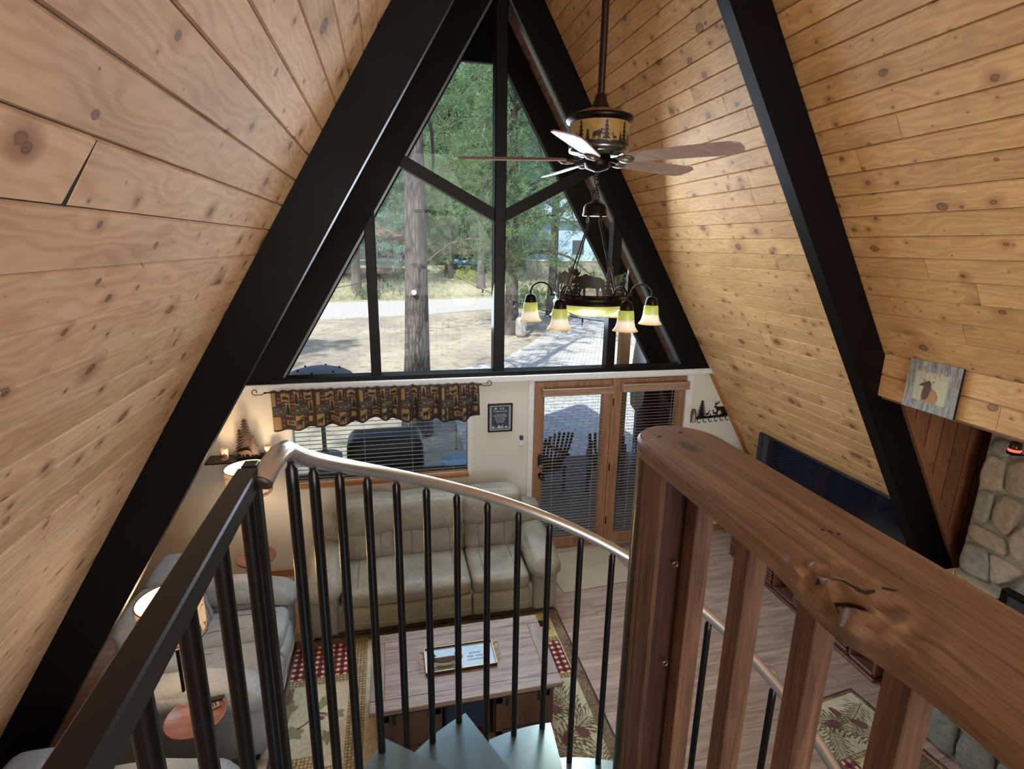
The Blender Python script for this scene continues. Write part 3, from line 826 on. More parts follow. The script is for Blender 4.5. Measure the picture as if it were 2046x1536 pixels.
def section(y):
    h = max(halfw(y), .0005); b = .006; pts = []
    for k in range(K + 1): pts.append((cx - h + b + (2 * h - 2 * b) * k / K if h > b else cx, CZ1))
    pts.append((cx + h, CZ1 - b)); pts.append((cx + h, (CZ0 + CZ1) / 2)); pts.append((cx + h, CZ0 + b))
    for k in range(K + 1): pts.append((cx + h - b - (2 * h - 2 * b) * k / K if h > b else cx, CZ0))
    pts.append((cx - h, CZ0 + b)); pts.append((cx - h, (CZ0 + CZ1) / 2)); pts.append((cx - h, CZ1 - b))
    return pts
for y in ysf:
    ring.append(len(vs)); sec = section(y)
    for (x, z) in sec: vs.append(capshape(x, y, z))
    ns = len(sec)
for a, b in zip(ring, ring[1:]):
    for k in range(ns):
        fs.append((a + k, a + (k + 1) % ns, b + (k + 1) % ns, b + k))
fs.append(tuple(range(ns))); fs.append(tuple(ring[-1] + k for k in range(ns))[::-1])
mb.add(vs, fs, 'cap_wood', True)
cap = mb.build('cap_board', wr)
mod = cap.modifiers.new('edge', 'EDGE_SPLIT'); mod.split_angle = math.radians(40)
# cracks running through the burl
for P_ in ([(-.628, .500), (-.612, .506), (-.598, .499), (-.590, .482), (-.575, .470), (-.552, .468), (-.536, .460)], [(-.626, .462), (-.614, .470), (-.606, .462), (-.603, .446), (-.604, .430)]):
    MB().tube([tuple(capshape(x, y, CZ1) + Vector((0, 0, -.0012))) for x, y in P_], [.0006] + [.0034] * (len(P_) - 2) + [.0006], 'crack', 6).build('crack', wr)
# screw holes
for (x, y) in ((-.565, 1.03), (-.505, 1.045), (-.520, .607), (-.513, .600), (-.506, .592)):
    r_ = .0052 if y > 1 else .0028
    MB().cyl((x, y, CZ1 - .002), (x, y, CZ1 + .0006), r_, 'black', 10).build('screw', wr)
def baluster(x0, y0, w, name='baluster', zt=3.08):
    mb = MB(); mb.bbox((x0, y0, 2.0), (x0 + w, y0 + w, zt), 'redwood_z', .002)
    return mb.build(name, wr)
BX = -1.136 + .583
for y in (.876, .713, .558, .410, .262, .114, -.034, -.182): baluster(BX, y, .040)
MB().bbox((-1.136 + .528, .935, 1.98), (-1.136 + .612, .985, 3.08), 'redwood_dark', .002).build('post', wr)
mb = MB(); mb.bbox((-1.136 + .522, .985, 1.98), (-1.136 + .545, 1.0, 3.078), 'redwood_z', .002)
mb.bbox((-1.136 + .524, .92, 1.98), (-1.136 + .536, 1.0, 3.078), 'redwood_z', .001); mb.build('edge_strip', wr)
MB().bbox((BX - .03, -.5, 2.13), (BX + .07, .93, 2.165), 'redwood_y', .003).build('bottom_rail', wr)
for (zz) in (2.87, 2.62):
    mb = MB(); mb.cyl((-1.136 + .572, .938, zz), (-1.136 + .572, .922, zz), .0018, 'silver', 8)
    mb.tube([(-1.136 + .572 + .006 * math.cos(a), .918 + .0 , zz + .006 * math.sin(a)) for a in [2 * PI * k / 12 for k in range(12)]], .0014, 'silver', 6, closed=True)
    mb.build('screw_eye', wr)
# ================================================================= FURNITURE
def sofa(name, label, cat, W, seats, loc, rz, mat, D_=.98, armw=.30, backs=None, group=None):
    """local frame: front faces -y, origin at the centre of the footprint"""
    t = thing(name, label, cat, loc, rz, group)
    T = lambda mb, nm: mb.build(nm, t, local=True)
    x0, x1 = -W / 2, W / 2; yf, yb = -D_ / 2, D_ / 2
    sx0, sx1 = x0 + armw, x1 - armw
    # base and outer back shell
    mb = MB(); mb.puff((x0 + .03, yf + .06, .04), (x1 - .03, yb - .16, .34), mat, .04, 6)
    mb.puff((x0 + .02, yb - .30, .04), (x1 - .02, yb - .04, .86), mat, .09, 8, (0, .02, 0)); T(mb, 'base')
    def lean(Q, p):      # lean the back cushion backward with height
        return Vector((Q.x, Q.y + (Q.z - .45) * .20, Q.z))
    edges = seats
    for a, b in zip(edges, edges[1:]):
        w = b - a
        def wr_(Q, p, a=a, b=b):
            n = mnoise.noise(Vector((Q.x * 5, Q.y * 5, Q.z * 5))) * .010
            return Vector((Q.x, Q.y, Q.z + n * (1 if p[2] > .2 else 0)))
        mb = MB(); mb.puff((a + .004, yf + .02, .30), (b - .004, yb - .30, .475), mat, .055, 12, (0, .02, .025), fn=wr_)
        c = T(mb, 'seat_cushion')
        zt = .478
        for sxx in ((a + .13, b - .13) if b - a < .9 else (a + .15, (a + b) / 2 - .13, (a + b) / 2 + .15, b - .14)):
            mbs = MB(); mbs.tube([(sxx, yf + .08, zt + .012), (sxx, 0, zt + .022), (sxx, yb - .42, zt + .008)], .0022, 'seam', 5)
            o = mbs.build('seam', c, local=True)
        mb = MB(); mb.puff((a + .004, yf - .005, .09), (b - .004, yf + .09, .325), mat, .04, 9, (0, .02, 0))
        f = T(mb, 'footrest_panel')
        MB().tube([(a + .01, yf - .018, .20), ((a + b) / 2, yf - .026, .165), (b - .01, yf - .018, .20)], .002, 'stitch', 5).build('seam', f, local=True)
    for a, b in zip((backs or edges), (backs or edges)[1:]):
        def back_fn(Q, p, a=a, b=b):
            wv = mnoise.noise(Vector((Q.x * 9, 3.1, Q.z * 9))) * .012
            return lean(Vector((Q.x, Q.y + (wv if p[1] < 0 else 0), Q.z)), p)
        mb = MB(); mb.puff((a + .004, yb - .42, .44), (b - .004, yb - .18, .80), mat, .07, 12, (0, .035, .0), fn=back_fn)
        k = T(mb, 'back_cushion')
        for sxx in (a + .15, b - .15):
            MB().tube([lean(Vector((sxx, yb - .447, z)), None) for z in (.50, .62, .74)], .0022, 'seam', 5).build('seam', k, local=True)
        def head_fn(Q, p, a=a, b=b):
            arc = .018 * (1 - p[0] ** 2) * (1 if p[2] > 0 else -1.6)
            wv = mnoise.noise(Vector((Q.x * 8, 9.1, Q.z * 8))) * .012
            return lean(Vector((Q.x, Q.y + (wv if p[1] < 0 else 0), Q.z + arc - (.02 if p[2] < 0 else 0))), p)
        mb = MB(); mb.puff((a - (.02 if a > edges[0] else .06), yb - .45, .74), (b + (.02 if b < edges[-1] - .01 else .06), yb - .19, 1.04), mat, .075, 12, (0, .04, .01), fn=head_fn)
        T(mb, 'headrest')
    for s in (-1, 1):
        a, b = (x0, x0 + armw) if s < 0 else (x1 - armw, x1)
        mb = MB(); mb.puff((a + .02, yf + .02, .04), (b - .02, yb - .10, .52), mat, .05, 8, (.01, .01, 0))
        arm = T(mb, 'arm')
        def arm_fn(Q, p):
            y = Q.y; drop = .09 * max(0, (-(y) - .10)) / .4
            gath = .008 * math.sin(Q.x * 95) * (max(0, -p[1]) ** 3)
            return Vector((Q.x, y + gath, Q.z - drop + mnoise.noise(Vector((Q.x * 6, y * 6, 2))) * .008))
        MB().puff((a - .01, yf - .015, .47), (b + .01, yb - .22, .66), mat, .095, 12, (.01, .02, .02), fn=arm_fn).build('arm_pad', arm, local=True)
        MB().tube([(a + .03, yf - .002, .44), ((a + b) / 2, yf - .012, .455), (b - .03, yf - .002, .44)], .002, 'stitch', 5).build('seam', arm, local=True)
    for sx in (x0 + .08, x1 - .08):
        for sy in (yf + .1, yb - .12):
            MB().box((sx - .03, sy - .03, 0), (sx + .03, sy + .03, .05), 'black').build('leg', t, local=True)
    return t
sofa('reclining_sofa', 'large taupe leather three-seat reclining sofa under the living room window', 'sofa', 2.36, [-.88, .31, .88], (-.78, 4.91, 0), 0, 'leather', .98, .30, [-.88, -.37, .31, .88])
sofa('loveseat', 'grey leather two-seat sofa against the sloped side wall behind the tripod lamps', 'sofa', 1.42, [-.43, 0, .43], (-2.58, 4.0, 0), PI / 2, 'leather_grey', 1.02, .28)
bpy.data.objects['loveseat']['label'] = 'grey leather two-seat sofa between the two tray lamps, below the dark beam'
sofa('recliner', 'grey leather recliner chair at the bottom corner below the charcoal guard rail', 'armchair', 1.0, [-.24, .24], (-2.63, 2.38, 0), PI / 2, 'leather_grey', 1.02, .27)

# coffee table
ct = thing('coffee_table', 'brown wooden trunk-style coffee table with sliding barn doors on the patterned rug', 'coffee table', (-.69, 3.46, 0))
tx0, tx1, ty0, ty1 = -1.37, -.02, 3.08, 3.84
mb = MB(); 
mb.bbox((tx0, ty0, .445), (tx1, ty0 + .10, .482), 'table_top', .004); mb.bbox((tx0, ty1 - .10, .445), (tx1, ty1, .482), 'table_top', .004)
mb.bbox((tx0, ty0 + .101, .445), (tx0 + .10, ty1 - .101, .482), 'table_top_y', .004); mb.bbox((tx1 - .10, ty0 + .101, .445), (tx1, ty1 - .101, .482), 'table_top_y', .004)
yy = (ty1 - ty0 - .2) / 5
for k in range(5): mb.bbox((tx0 + .101, ty0 + .1 + k * yy + .0003, .445), (tx1 - .101, ty0 + .1 + (k + 1) * yy - .0003, .4815), 'table_top', .0008)
mb.build('tabletop', ct)
mb = MB(); bx0, bx1, by0, by1 = tx0 + .05, tx1 - .05, ty0 + .05, ty1 - .05
mb.bbox((bx0, by0, .03), (bx0 + .03, by1, .445), 'table_body', .003); mb.bbox((bx1 - .03, by0, .03), (bx1, by1, .445), 'table_body', .003)
mb.bbox((bx0, by0 + .02, .03), (bx1, by1 - .02, .07), 'table_body', .003)
mb.box((bx0 + .42, by0 + .03, .07), (bx0 + .44, by1 - .03, .445), 'table_body'); mb.box((bx1 - .44, by0 + .03, .07), (bx1 - .42, by1 - .03, .445), 'table_body')
mb.box((bx0, by1 - .03, .05), (bx1, by1 - .01, .445), 'table_body')
mb.bbox((bx0, by0 - .004, .405), (bx1, by0 + .03, .445), 'table_body', .003)
mb.build('body', ct)
for (a, b) in ((bx0 + .03, bx0 + .43), (bx1 - .43, bx1 - .03)):
    mb = MB(); mb.bbox((a, by0 + .0, .06), (b, by0 + .02, .40), 'table_body', .002)
    for lo, hi in (((a, by0 - .012, .06), (a + .05, by0, .40)), ((b - .05, by0 - .012, .06), (b, by0, .40)), ((a, by0 - .012, .06), (b, by0, .11)), ((a, by0 - .012, .35), (b, by0, .40))): mb.bbox(lo, hi, 'table_body', .002)
    d = mb.build('door', ct)
    mb = MB()
    for xx in (a + .08, b - .08):
        mb.box((xx - .012, by0 - .022, .33), (xx + .012, by0 - .012, .425), 'black'); mb.cyl((xx, by0 - .030, .425), (xx, by0 - .012, .425), .022, 'black', 16)
    mb.build('roller_hanger', d)
MB().box((bx0, by0 - .020, .408), (bx1, by0 - .012, .424), 'black').build('sliding_track', ct)
for sx in (bx0, bx1 - .07):
    for sy in (by0, by1 - .07): MB().bbox((sx, sy, .013), (sx + .07, sy + .07, .05), 'table_body', .004).build('leg', ct)
mb = MB(); mb.bbox((-.86, 3.20, .075), (-.55, 3.60, .34), 'navy', .015)
solo('storage_box', mb, 'dark blue storage box inside the open middle of the coffee table', 'box')

# serving tray with bear canoe
tray = thing('serving_tray', 'pale blue serving tray with gold rim and looped handles on the coffee table', 'tray', (-.71, 3.46, .482))
a0, a1, b0, b1 = -.975, -.45, 3.335, 3.59
mb = MB(); mb.bbox((a0, b0, .483), (a1, b1, .492), 'tray_blue', .002)
mb.build('base', tray)
mb = MB()
for lo, hi in (((a0, b0, .483), (a1, b0 + .004, .508)), ((a0, b1 - .004, .483), (a1, b1, .508)), ((a0, b0, .483), (a0 + .004, b1, .508)), ((a1 - .004, b0, .483), (a1, b1, .508))): mb.box(lo, hi, 'tray_side')
r_ = mb.build('rim', tray)
mb = MB()
for lo, hi in (((a0 - .001, b0 - .001, .508), (a1 + .001, b0 + .005, .510)), ((a0 - .001, b1 - .005, .508), (a1 + .001, b1 + .001, .510)), ((a0 - .001, b0, .508), (a0 + .005, b1, .510)), ((a1 - .005, b0, .508), (a1 + .001, b1, .510))): mb.box(lo, hi, 'gold')
mb.build('gold_edge', r_)
for s, xx in ((-1, a0), (1, a1)):
    MB().tube([(xx, 3.40, .503), (xx + s * .03, 3.40, .528), (xx + s * .038, 3.42, .53), (xx + s * .038, 3.51, .53), (xx + s * .03, 3.53, .528), (xx, 3.53, .503)], .004, 'gold', 8).build('handle', tray)
def text(body, size, M4, mat, parent, name='lettering', font=None, ext=.0004, shear=0.0):
    c = bpy.data.curves.new(name, 'FONT'); c.body = body; c.size = size; c.align_x = 'CENTER'; c.align_y = 'CENTER'; c.extrude = ext; c.shear = shear
    c.materials.append(M[mat]); tmp = bpy.data.objects.new(name, c); COL.objects.link(tmp); bpy.context.view_layer.update(); me = bpy.data.meshes.new_from_object(tmp, depsgraph=bpy.context.evaluated_depsgraph_get()); bpy.data.objects.remove(tmp); o = bpy.data.objects.new(name, me); COL.objects.link(o); o.parent = parent
    L = wm(parent).inverted() @ M4 if parent else M4
    o.location = L.to_translation(); o.rotation_euler = L.to_euler(); return o
text('xoxox\nstay cozy\nxoxoxox', .034, Matrix.Translation((-.60, 3.46, .4925)), 'tray_ink', tray, shear=.35)
canoe = thing('bear_canoe', 'small carved canoe with a black bear at each end resting on the blue tray', 'figurine', (-.83, 3.42, .492))
mb = MB(); vs = []; fs = []; nn = 20
for i in range(nn + 1):
    u = -1 + 2 * i / nn; w = .036 * (1 - u * u) ** .6 + .001; lift = .030 * abs(u) ** 2.6; x = u * .13
    for k in range(9):
        a = PI * k / 8; vs.append((-.83 + x, 3.405 + w * math.cos(a) * -1, .493 + .045 + lift - (.045) * math.sin(a) * (1 - .25 * abs(u))))
for i in range(nn):
    for k in range(8): fs.append((i * 9 + k, i * 9 + k + 1, (i + 1) * 9 + k + 1, (i + 1) * 9 + k))
mb.add(vs, fs, 'birch', True)
o = mb.build('hull', canoe); m_ = o.modifiers.new('t', 'SOLIDIFY'); m_.thickness = .004
mb = MB()
for k in range(4): mb.cyl((-.83 - .075, 3.385 + k * .013, .54), (-.83 + .075, 3.385 + k * .013, .54), .006, 'dark_wood', 8)
mb.build('log', canoe)
for s in (-1, 1):
    mb = MB(); c = Vector((-.83 + s * .095, 3.405, .545))
    mb.lathe([(0, -.01), (.018, 0), (.022, .015), (.016, .032), (0, .038)], c, 'black', 12)
    mb.lathe([(0, -.013), (.010, -.009), (.013, 0), (.010, .009), (0, .013)], c + Vector((-s * .008, 0, .045)), 'black', 12)
    for e in (-1, 1): mb.lathe([(0, -.004), (.004, 0), (0, .004)], c + Vector((-s * .006, e * .009, .057)), 'black', 8)
    mb.cyl(c + Vector((-s * .01, 0, .042)), c + Vector((-s * .027, 0, .039)), .005, 'black', 8)
    mb.build('bear', canoe)

# rugs ---------------------------------------------------------------
def plaid_mat():
    t = NT('red_plaid_rug'); v = t.coord(); s = t.node('ShaderNodeSeparateXYZ'); t.link(v, s.inputs[0])
    def stripe(x): return t.math('GREATER_THAN', t.math('FRACT', t.math('MULTIPLY', x, 1 / .06)), .45)
    a, b = stripe(s.outputs[0]), stripe(s.outputs[1])
    t.base(t.mix(t.math('MULTIPLY', a, b), t.mix(t.math('MAXIMUM', a, b), hx('#c9bd90'), hx('#7c2630')), hx('#3c1c2a'))); t.rough(.95); return t.m
def rug_mat(name, c1, c2, scale=60):
    t = NT(name); v = t.coord(); f = t.noise(v, scale, 4, .7); g = t.noise(v, 3, 3)
    t.base(t.mix(t.mr(t.math('ADD', t.math('MULTIPLY', f, .6), t.math('MULTIPLY', g, .4)), .4, .62), hx(c1), hx(c2))); t.rough(.95); t.bump(t.noise(v, 300, 2), .3, .003); return t.m
def lattice_mat():
    t = NT('lattice_band_rug'); v = t.coord(); vo = t.vor(v, 38, .15); 
    t.base(t.mix(t.mr(vo.outputs['Distance'], .3, .6), hx('#b7a878'), hx('#6e5b45'))); t.rough(.95); return t.m
M['rug_field'] = rug_mat('tan_rug_field', '#a39b80', '#cbc4a8'); M['rug_border'] = rug_mat('brown_mottled_rug_border', '#3e2c27', '#8d7a5e', 45)
M['rug_gold'] = rug_mat('gold_rug_field', '#b39a5c', '#cdb67a'); M['rug_band'] = lattice_mat(); M['plaid'] = plaid_mat()
M['rug_sage'] = rug_mat('sage_leaf_rug', '#6b6b4b', '#8c8a66', 120); M['rug_plum'] = rug_mat('plum_pinecone_rug', '#4b2a2c', '#7b5550', 90)
M['rug_twig'] = rug_mat('olive_needle_rug', '#524932', '#7d7350', 120); M['rug_navy'] = rug_mat('black_bear_rug', '#15181f', '#262a33', 120); M['rug_edge'] = rug_mat('rug_edge_binding', '#2a2524', '#3b3432')
def sprig(mb, cx, cy, s, ang, fz, n=9):
    ca, sa = math.cos(ang), math.sin(ang)
    def Q(u, v): return (cx + (u * ca - v * sa) * s, cy + (u * sa + v * ca) * s)
    def add(pts, mat, w): mb.poly([Q(*p) for p in pts], fz(w), mat)
    add([(-.5, -.012), (.5, -.012), (.5, .012), (-.5, .012)], 'rug_plum', .0002)
    for k in range(n):
        x = -.42 + .9 * k / (n - 1)
        for sg in (-1, 1):
            for j in range(3):
                L = .30 + .08 * ((k * 7 + j) % 3); a = .5 + .35 * j
                dx, dy = L * math.cos(a), sg * L * math.sin(a)
                add([(x, 0), (x + dx, dy), (x + dx - .02, dy + .03 * sg)], 'rug_twig', .0003 + .00005 * j)
def cone(mb, cx, cy, s, ang, fz, mat='rug_plum'):
    ca, sa = math.cos(ang), math.sin(ang); P = []
    for k in range(22):
        a = 2 * PI * k / 22; r = 1 + (.12 if k % 2 else -.06); u, v = math.cos(a) * .5 * r, math.sin(a) * .28 * r * (1 - .3 * math.cos(a))
        P.append((cx + (u * ca - v * sa) * s, cy + (u * sa + v * ca) * s))
    mb.poly(P, fz(.0006), mat)
def leaf_(mb, cx, cy, s, ang, fz):
    P = []
    for k in range(28):
        a = 2 * PI * k / 28; r = 1 + .25 * math.sin(5 * a + 1); u, v = math.cos(a) * .5 * r, math.sin(a) * .33 * r
        P.append((cx + (u * math.cos(ang) - v * math.sin(ang)) * s, cy + (u * math.sin(ang) + v * math.cos(ang)) * s))
    mb.poly(P, fz(.0006), 'rug_sage')
def rug(name, label, loc, rz, W, H, parts, cat='rug'):
    t = thing(name, label, cat, loc, rz)
    mb = MB(); mb.box((-W / 2, -H / 2, .001), (W / 2, H / 2, .008), 'rug_edge'); mb.box((-W / 2 + .015, -H / 2 + .015, .006), (W / 2 - .015, H / 2 - .015, .009), 'rug_border')
    mb.build('border', t, local=True)
    mb = MB(); parts(mb); mb.build('woven_pattern', t, local=True); return t
def flat(mb, x0, y0, x1, y1, z, mat): mb.add([(x0, y0, z), (x1, y0, z), (x1, y1, z), (x0, y1, z)], [(0, 1, 2, 3)], mat)
def fz0(w): return lambda u, v, q: (u, v, .0108 + w)
def big_parts(mb):
    # local centre (-.85, 3.05); coordinates given in room space
    ox, oy = -.85, 3.05
    def F_(x0, y0, x1, y1, z, m): flat(mb, x0 - ox, y0 - oy, x1 - ox, y1 - oy, z, m)
    F_(-2.00, 1.70, .28, 4.40, .0095, 'rug_field')
    F_(-2.05, 4.02, -1.58, 4.40, .0100, 'plaid'); F_(-.0, 3.66, .27, 4.05, .0100, 'plaid')
    F_(-.1, 4.10, .27, 4.44, .0100, 'rug_gold'); F_(-2.05, 3.94, -1.575, 4.02, .0104, 'rug_band'); F_(-1.57, 3.1, -1.44, 4.44, .0104, 'rug_band')
    F_(-.1, 4.05, .27, 4.10, .0104, 'rug_band'); F_(-.1, 3.60, .27, 3.655, .0104, 'rug_band'); F_(-2.05, 3.18, -1.755, 3.28, .0104, 'rug_band')
    F_(-1.75, 2.3, -1.62, 3.18, .0104, 'rug_band'); F_(-1.60, 2.1, -1.0, 3.05, .0102, 'rug_border'); F_(-2.05, 2.0, 0, 2.1, .0104, 'rug_band')
    F_(-.2, 2.0, .27, 2.25, .0102, 'plaid')
    fz = fz0
    mb.poly(tr(BEAR, -.12 - ox + .10, 4.20 - oy, .26), fz(.0002), 'rug_navy')
    for (x, y, s, a) in ((.12, 3.35, .3, 1.9), (.1, 3.1, .34, .6), (.0, 2.95, .32, 2.6), (.18, 2.75, .34, 1.3), (-.1, 3.3, .3, .2), (-1.95, 2.95, .34, 1.6), (-1.95, 2.75, .34, .4), (-1.9, 2.55, .3, 2.4), (.1, 2.5, .34, .3)):
        sprig(mb, x - ox, y - oy, s, a, fz)
    for (x, y, s, a) in ((.15, 3.08, .13, 2.2), (.02, 3.05, .12, 1.2), (.0, 3.32, .13, 2.6), (-1.93, 2.72, .2, .3), (-1.78, 3.6, .09, 0)): cone(mb, x - ox, y - oy, s, a, fz)
    for (x, y, s, a) in ((-2.02, 3.72, .17, 1.2), (-1.95, 3.5, .15, 2.8), (-1.75, 3.75, .14, .6), (-1.66, 3.62, .13, 3.0), (-1.7, 3.42, .12, 2)): leaf_(mb, x - ox, y - oy, s, a, fz)
    mb.poly([(p[0] - ox, p[1] - oy) for p in ((-2.08, 3.50), (-1.9, 3.55), (-1.78, 3.66), (-1.6, 3.6), (-1.6, 3.585), (-1.78, 3.64), (-1.9, 3.535), (-2.08, 3.485))], fz(.0005), 'rug_plum')
    for k in range(8): F_(-1.55 + .06 * k, 2.2, -1.52 + .06 * k, 2.98, .0107, 'rug_field' if k % 2 else 'rug_twig')
rug('area_rug', 'large lodge-pattern area rug with red plaid patches under the coffee table', (-.85, 3.05, 0), 0, 2.46, 2.90, big_parts)
def small_parts(mb):
    flat(mb, -.52, -.32, .52, .32, .0095, 'rug_gold'); flat(mb, .10, -.32, .52, .32, .0100, 'rug_field')
    flat(mb, .06, -.32, .10, .32, .0104, 'rug_band'); flat(mb, -.36, -.32, -.32, .32, .0104, 'rug_band')
    flat(mb, -.30, .16, .04, .32, .0102, 'rug_field')
    flat(mb, .0, .22, .09, .32, .0106, 'plaid')
    for k in range(6):
        flat(mb, -.22 + .03 * k, -.30, -.20 + .03 * k, -.16, .0107, 'rug_twig')
    flat(mb, -.24, -.31, .02, -.15, .0103, 'rug_plum')
    B = tr(BEAR, -.26, -.10, .26)
    mb.poly([(p[0], p[1]) for p in B], fz0(.0004), 'rug_navy')
    for (x, y, s, a) in ((.22, -.05, .3, .7), (.36, -.18, .26, 2.0), (.38, .12, .3, 1.1), (.22, .2, .26, 2.6), (-.44, .0, .24, .3), (-.44, .2, .2, 1.4)): sprig(mb, x, y, s, a, fz0)
    for (x, y, s, a) in ((.28, -.1, .12, .6), (.34, .1, .13, 1.4), (.42, -.02, .1, .2)): cone(mb, x, y, s, a, fz0)
rug('hearth_rug', 'small tan rug with black bear and pinecones beside the stone hearth', (2.19, 2.42, 0), math.radians(97), 1.12, .72, small_parts)
mb = MB(); mb.bbox((-.43, -.36, .0015), (.43, .36, .012), 'mat_beige', .004)
M['mat_beige'] = rug_mat('beige_door_mat', '#a2947c', '#b3a68f', 150)
o = mb.build('door_mat'); o.location = (.93, 5.10, 0); o.rotation_euler = (0, 0, .08); tag(o, 'plain beige door mat on the floor in front of the glazed door', 'door mat')
fv = thing('floor_vent', 'brass-coloured slotted floor vent by the glass door threshold', 'vent', (1.53, 5.47, 0))
MB().bbox((1.37, 5.40, .001), (1.69, 5.53, .006), 'brass', .002).build('plate', fv)
mb = MB()
for k in range(18): mb.box((1.385 + k * .017, 5.415, .0055), (1.393 + k * .017, 5.515, .0068), 'black')
o = mb.build('slots', fv); o['kind'] = 'stuff'

# tray lamps -----------------------------------------------------------
def shade_mat():
    t = NT('printed_lamp_shade'); v = t.coord(); f = t.noise(v, 30, 3, .6)
    t.base(t.mix(f, hx('#c9ab84'), hx('#dcc29d'))); t.rough(.8)
    t.b.inputs['Emission Color'].default_value = hx('#ffc890'); t.b.inputs['Emission Strength'].default_value = .28
    return t.m
M['shade'] = shade_mat(); M['shade_in'] = plain('lit_shade_lining', '#fff0d8', .8, emit='#ffdca6', es=.75, var=0)
lamps = []
def tray_lamp(name, label, x, y, zt, r, tray_c, pole_r=.012):
    t = thing(name, label, 'floor lamp', (x, y, 0))
    MB().lathe([(0, 0), (.15, 0), (.155, .012), (.14, .022), (.03, .03), (.012, .05), (0, .05)], (x, y, .001), 'bronze', 28).build('base', t)
    MB().cyl((x, y, .03), (x, y, zt - .06), .011, 'bronze', 12).build('pole', t)
    h = .25; mb = MB(); zb = zt - h
    mb.lathe([(r, zb), (r * .985, zt)], (x, y, 0), 'shade', 40); sh = mb.build('lamp_shade', t)
    MB().lathe([(r - .004, zb), (r * .985 - .004, zt)], (x, y, 0), 'shade_in', 40).build('shade_lining', sh)
    mb = MB()
    for zz in (zb, zt): mb.tube([(x + r * math.cos(a), y + r * math.sin(a), zz) for a in [2 * PI * k / 40 for k in range(40)]], .0035, 'bronze', 6, closed=True)
    mb.build('rim', sh)
    mb = MB()
    def sm(a0): return lambda u, v, w: (x + (r + .0015) * math.cos(a0 + u / r), y + (r + .0015) * math.sin(a0 + u / r), zb + v)
    for k in range(10):
        a0 = 2 * PI * k / 10 + .3; hgt = (.13, .08, .16, .10, .06)[k % 5]
        mb.poly(tr(PINE(6, .3), 0, .02, hgt), sm(a0), 'shade_print', 0, .03)
        if k % 2: mb.poly(tr(DEER if k % 4 == 1 else ELK, .03, .03, .05), sm(a0), 'shade_print', 0, .03)
        mb.poly([(0, 0.01), (.12, .012), (.12, .022), (.06, .03), (0, .02)], sm(a0), 'shade_print', 0, .03)
    for k in range(5):
        a0 = 2 * PI * k / 5; mb.poly([(-.06, .16), (-.02, .2), (.0, .185), (.03, .215), (.08, .17), (.03, .205), (0, .178), (-.02, .192)], sm(a0), 'shade_print', 0, .03)
    mb.build('pine_print', sh)
    mb = MB()
    for k in range(3):
        a = 2 * PI * k / 3 + .4; mb.cyl((x, y, zt - .012), (x + r * .97 * math.cos(a), y + r * .97 * math.sin(a), zt - .004), .002, 'bronze', 6)
    mb.cyl((x, y, zt - .1), (x, y, zt + .012), .006, 'bronze', 8)
    mb.build('harp', t)
    MB().lathe([(0, 0), (.008, .002), (.011, .02), (.006, .045), (0, .06)], (x, y, zt + .01), 'finial', 12).build('finial', t)
    MB().lathe([(0, 0), (.018, .005), (.03, .05), (.02, .085), (0, .095)], (x, y, zt - .2), 'bulb', 14).build('bulb', t)
    tx, ty = tray_c
    tm = MB(); tm.lathe([(0, 0), (.165, 0), (.175, .006), (.176, .022), (.168, .022), (.165, .012), (0, .012)], (tx, ty, .588), 'tray_wood', 36)
    tb = tm.build('tray_table', t)
    MB().tube([(x, y, .575), (tx, ty, .582)], .012, 'bronze', 8).build('bracket', t)
    l = bpy.data.lights.new('lamp_light', 'POINT'); l.energy = 9; l.color = (1, .72, .45); l.shadow_soft_size = .05
    lo = bpy.data.objects.new('lamp_light', l); COL.objects.link(lo); lo.location = (x, y, zt - .05)
    return t
tray_lamp('floor_lamp', 'lit pine-print drum floor lamp with tray, in front of the grey loveseat arm', -2.545, 3.34, 1.35, .185, (-2.43, 3.17))
bpy.data.objects['floor_lamp']['label'] = 'lit pine-print drum floor lamp whose tray table holds the remotes'
tray_lamp('floor_lamp', 'lit pine-print drum floor lamp below the black wall shelf with candles', -2.50, 5.20, 1.45, .20, (-2.46, 5.02))
# remotes
rc = thing('remote_control', 'slim dark remote control behind the silver-keyed one on the lamp tray', 'remote', (-2.37, 3.285, .600))
MB().bbox((-.075, -.02, 0), (.075, .02, .014), 'black', .005).build('body', rc, local=True); rc.rotation_euler = (0, 0, .12)
rc = thing('remote_control', 'short silver-faced remote control with many keys on the lamp tray', 'remote', (-2.36, 3.215, .600), .5)
MB().bbox((-.06, -.024, 0), (.06, .024, .014), 'silver', .006).build('body', rc, local=True)
mb = MB()
for i in range(6):
    for j in range(3): mb.box((-.045 + i * .015, -.015 + j * .012, .0135), (-.036 + i * .015, -.007 + j * .012, .0155), 'black')
mb.build('button', rc, local=True)['kind'] = 'stuff'
def candle(name, label, x, y, z, r, h, loops=True):
    t = thing(name, label, 'candle', (x, y, z))
    MB().lathe([(0, 0), (r, 0), (r, h - .004), (r - .006, h), (r - .012, h - .008), (0, h - .010)], (x, y, z), 'wax', 24).build('wax', t)
    mb = MB(); q = lambda u, v, w: (x + (r + .0008) * math.cos(u / r - 1.9), y + (r + .0008) * math.sin(u / r - 1.9), z + v)
    mb.poly([(-.04, h * .22), (.04, h * .2), (.045, h * .5), (.02, h * .62), (0, h * .52), (-.02, h * .66), (-.04, h * .5)], q, 'label_red', 0, .012)
    mb.build('printed_band', t); MB().cyl((x, y, z + h - .012), (x, y, z + h + .004), .0015, 'black', 6).build('wick', t); return t
jar = thing('candle_jar', 'small glass candle jar with pale label standing on the second lamp tray', 'jar', (-2.40, 4.97, .600))
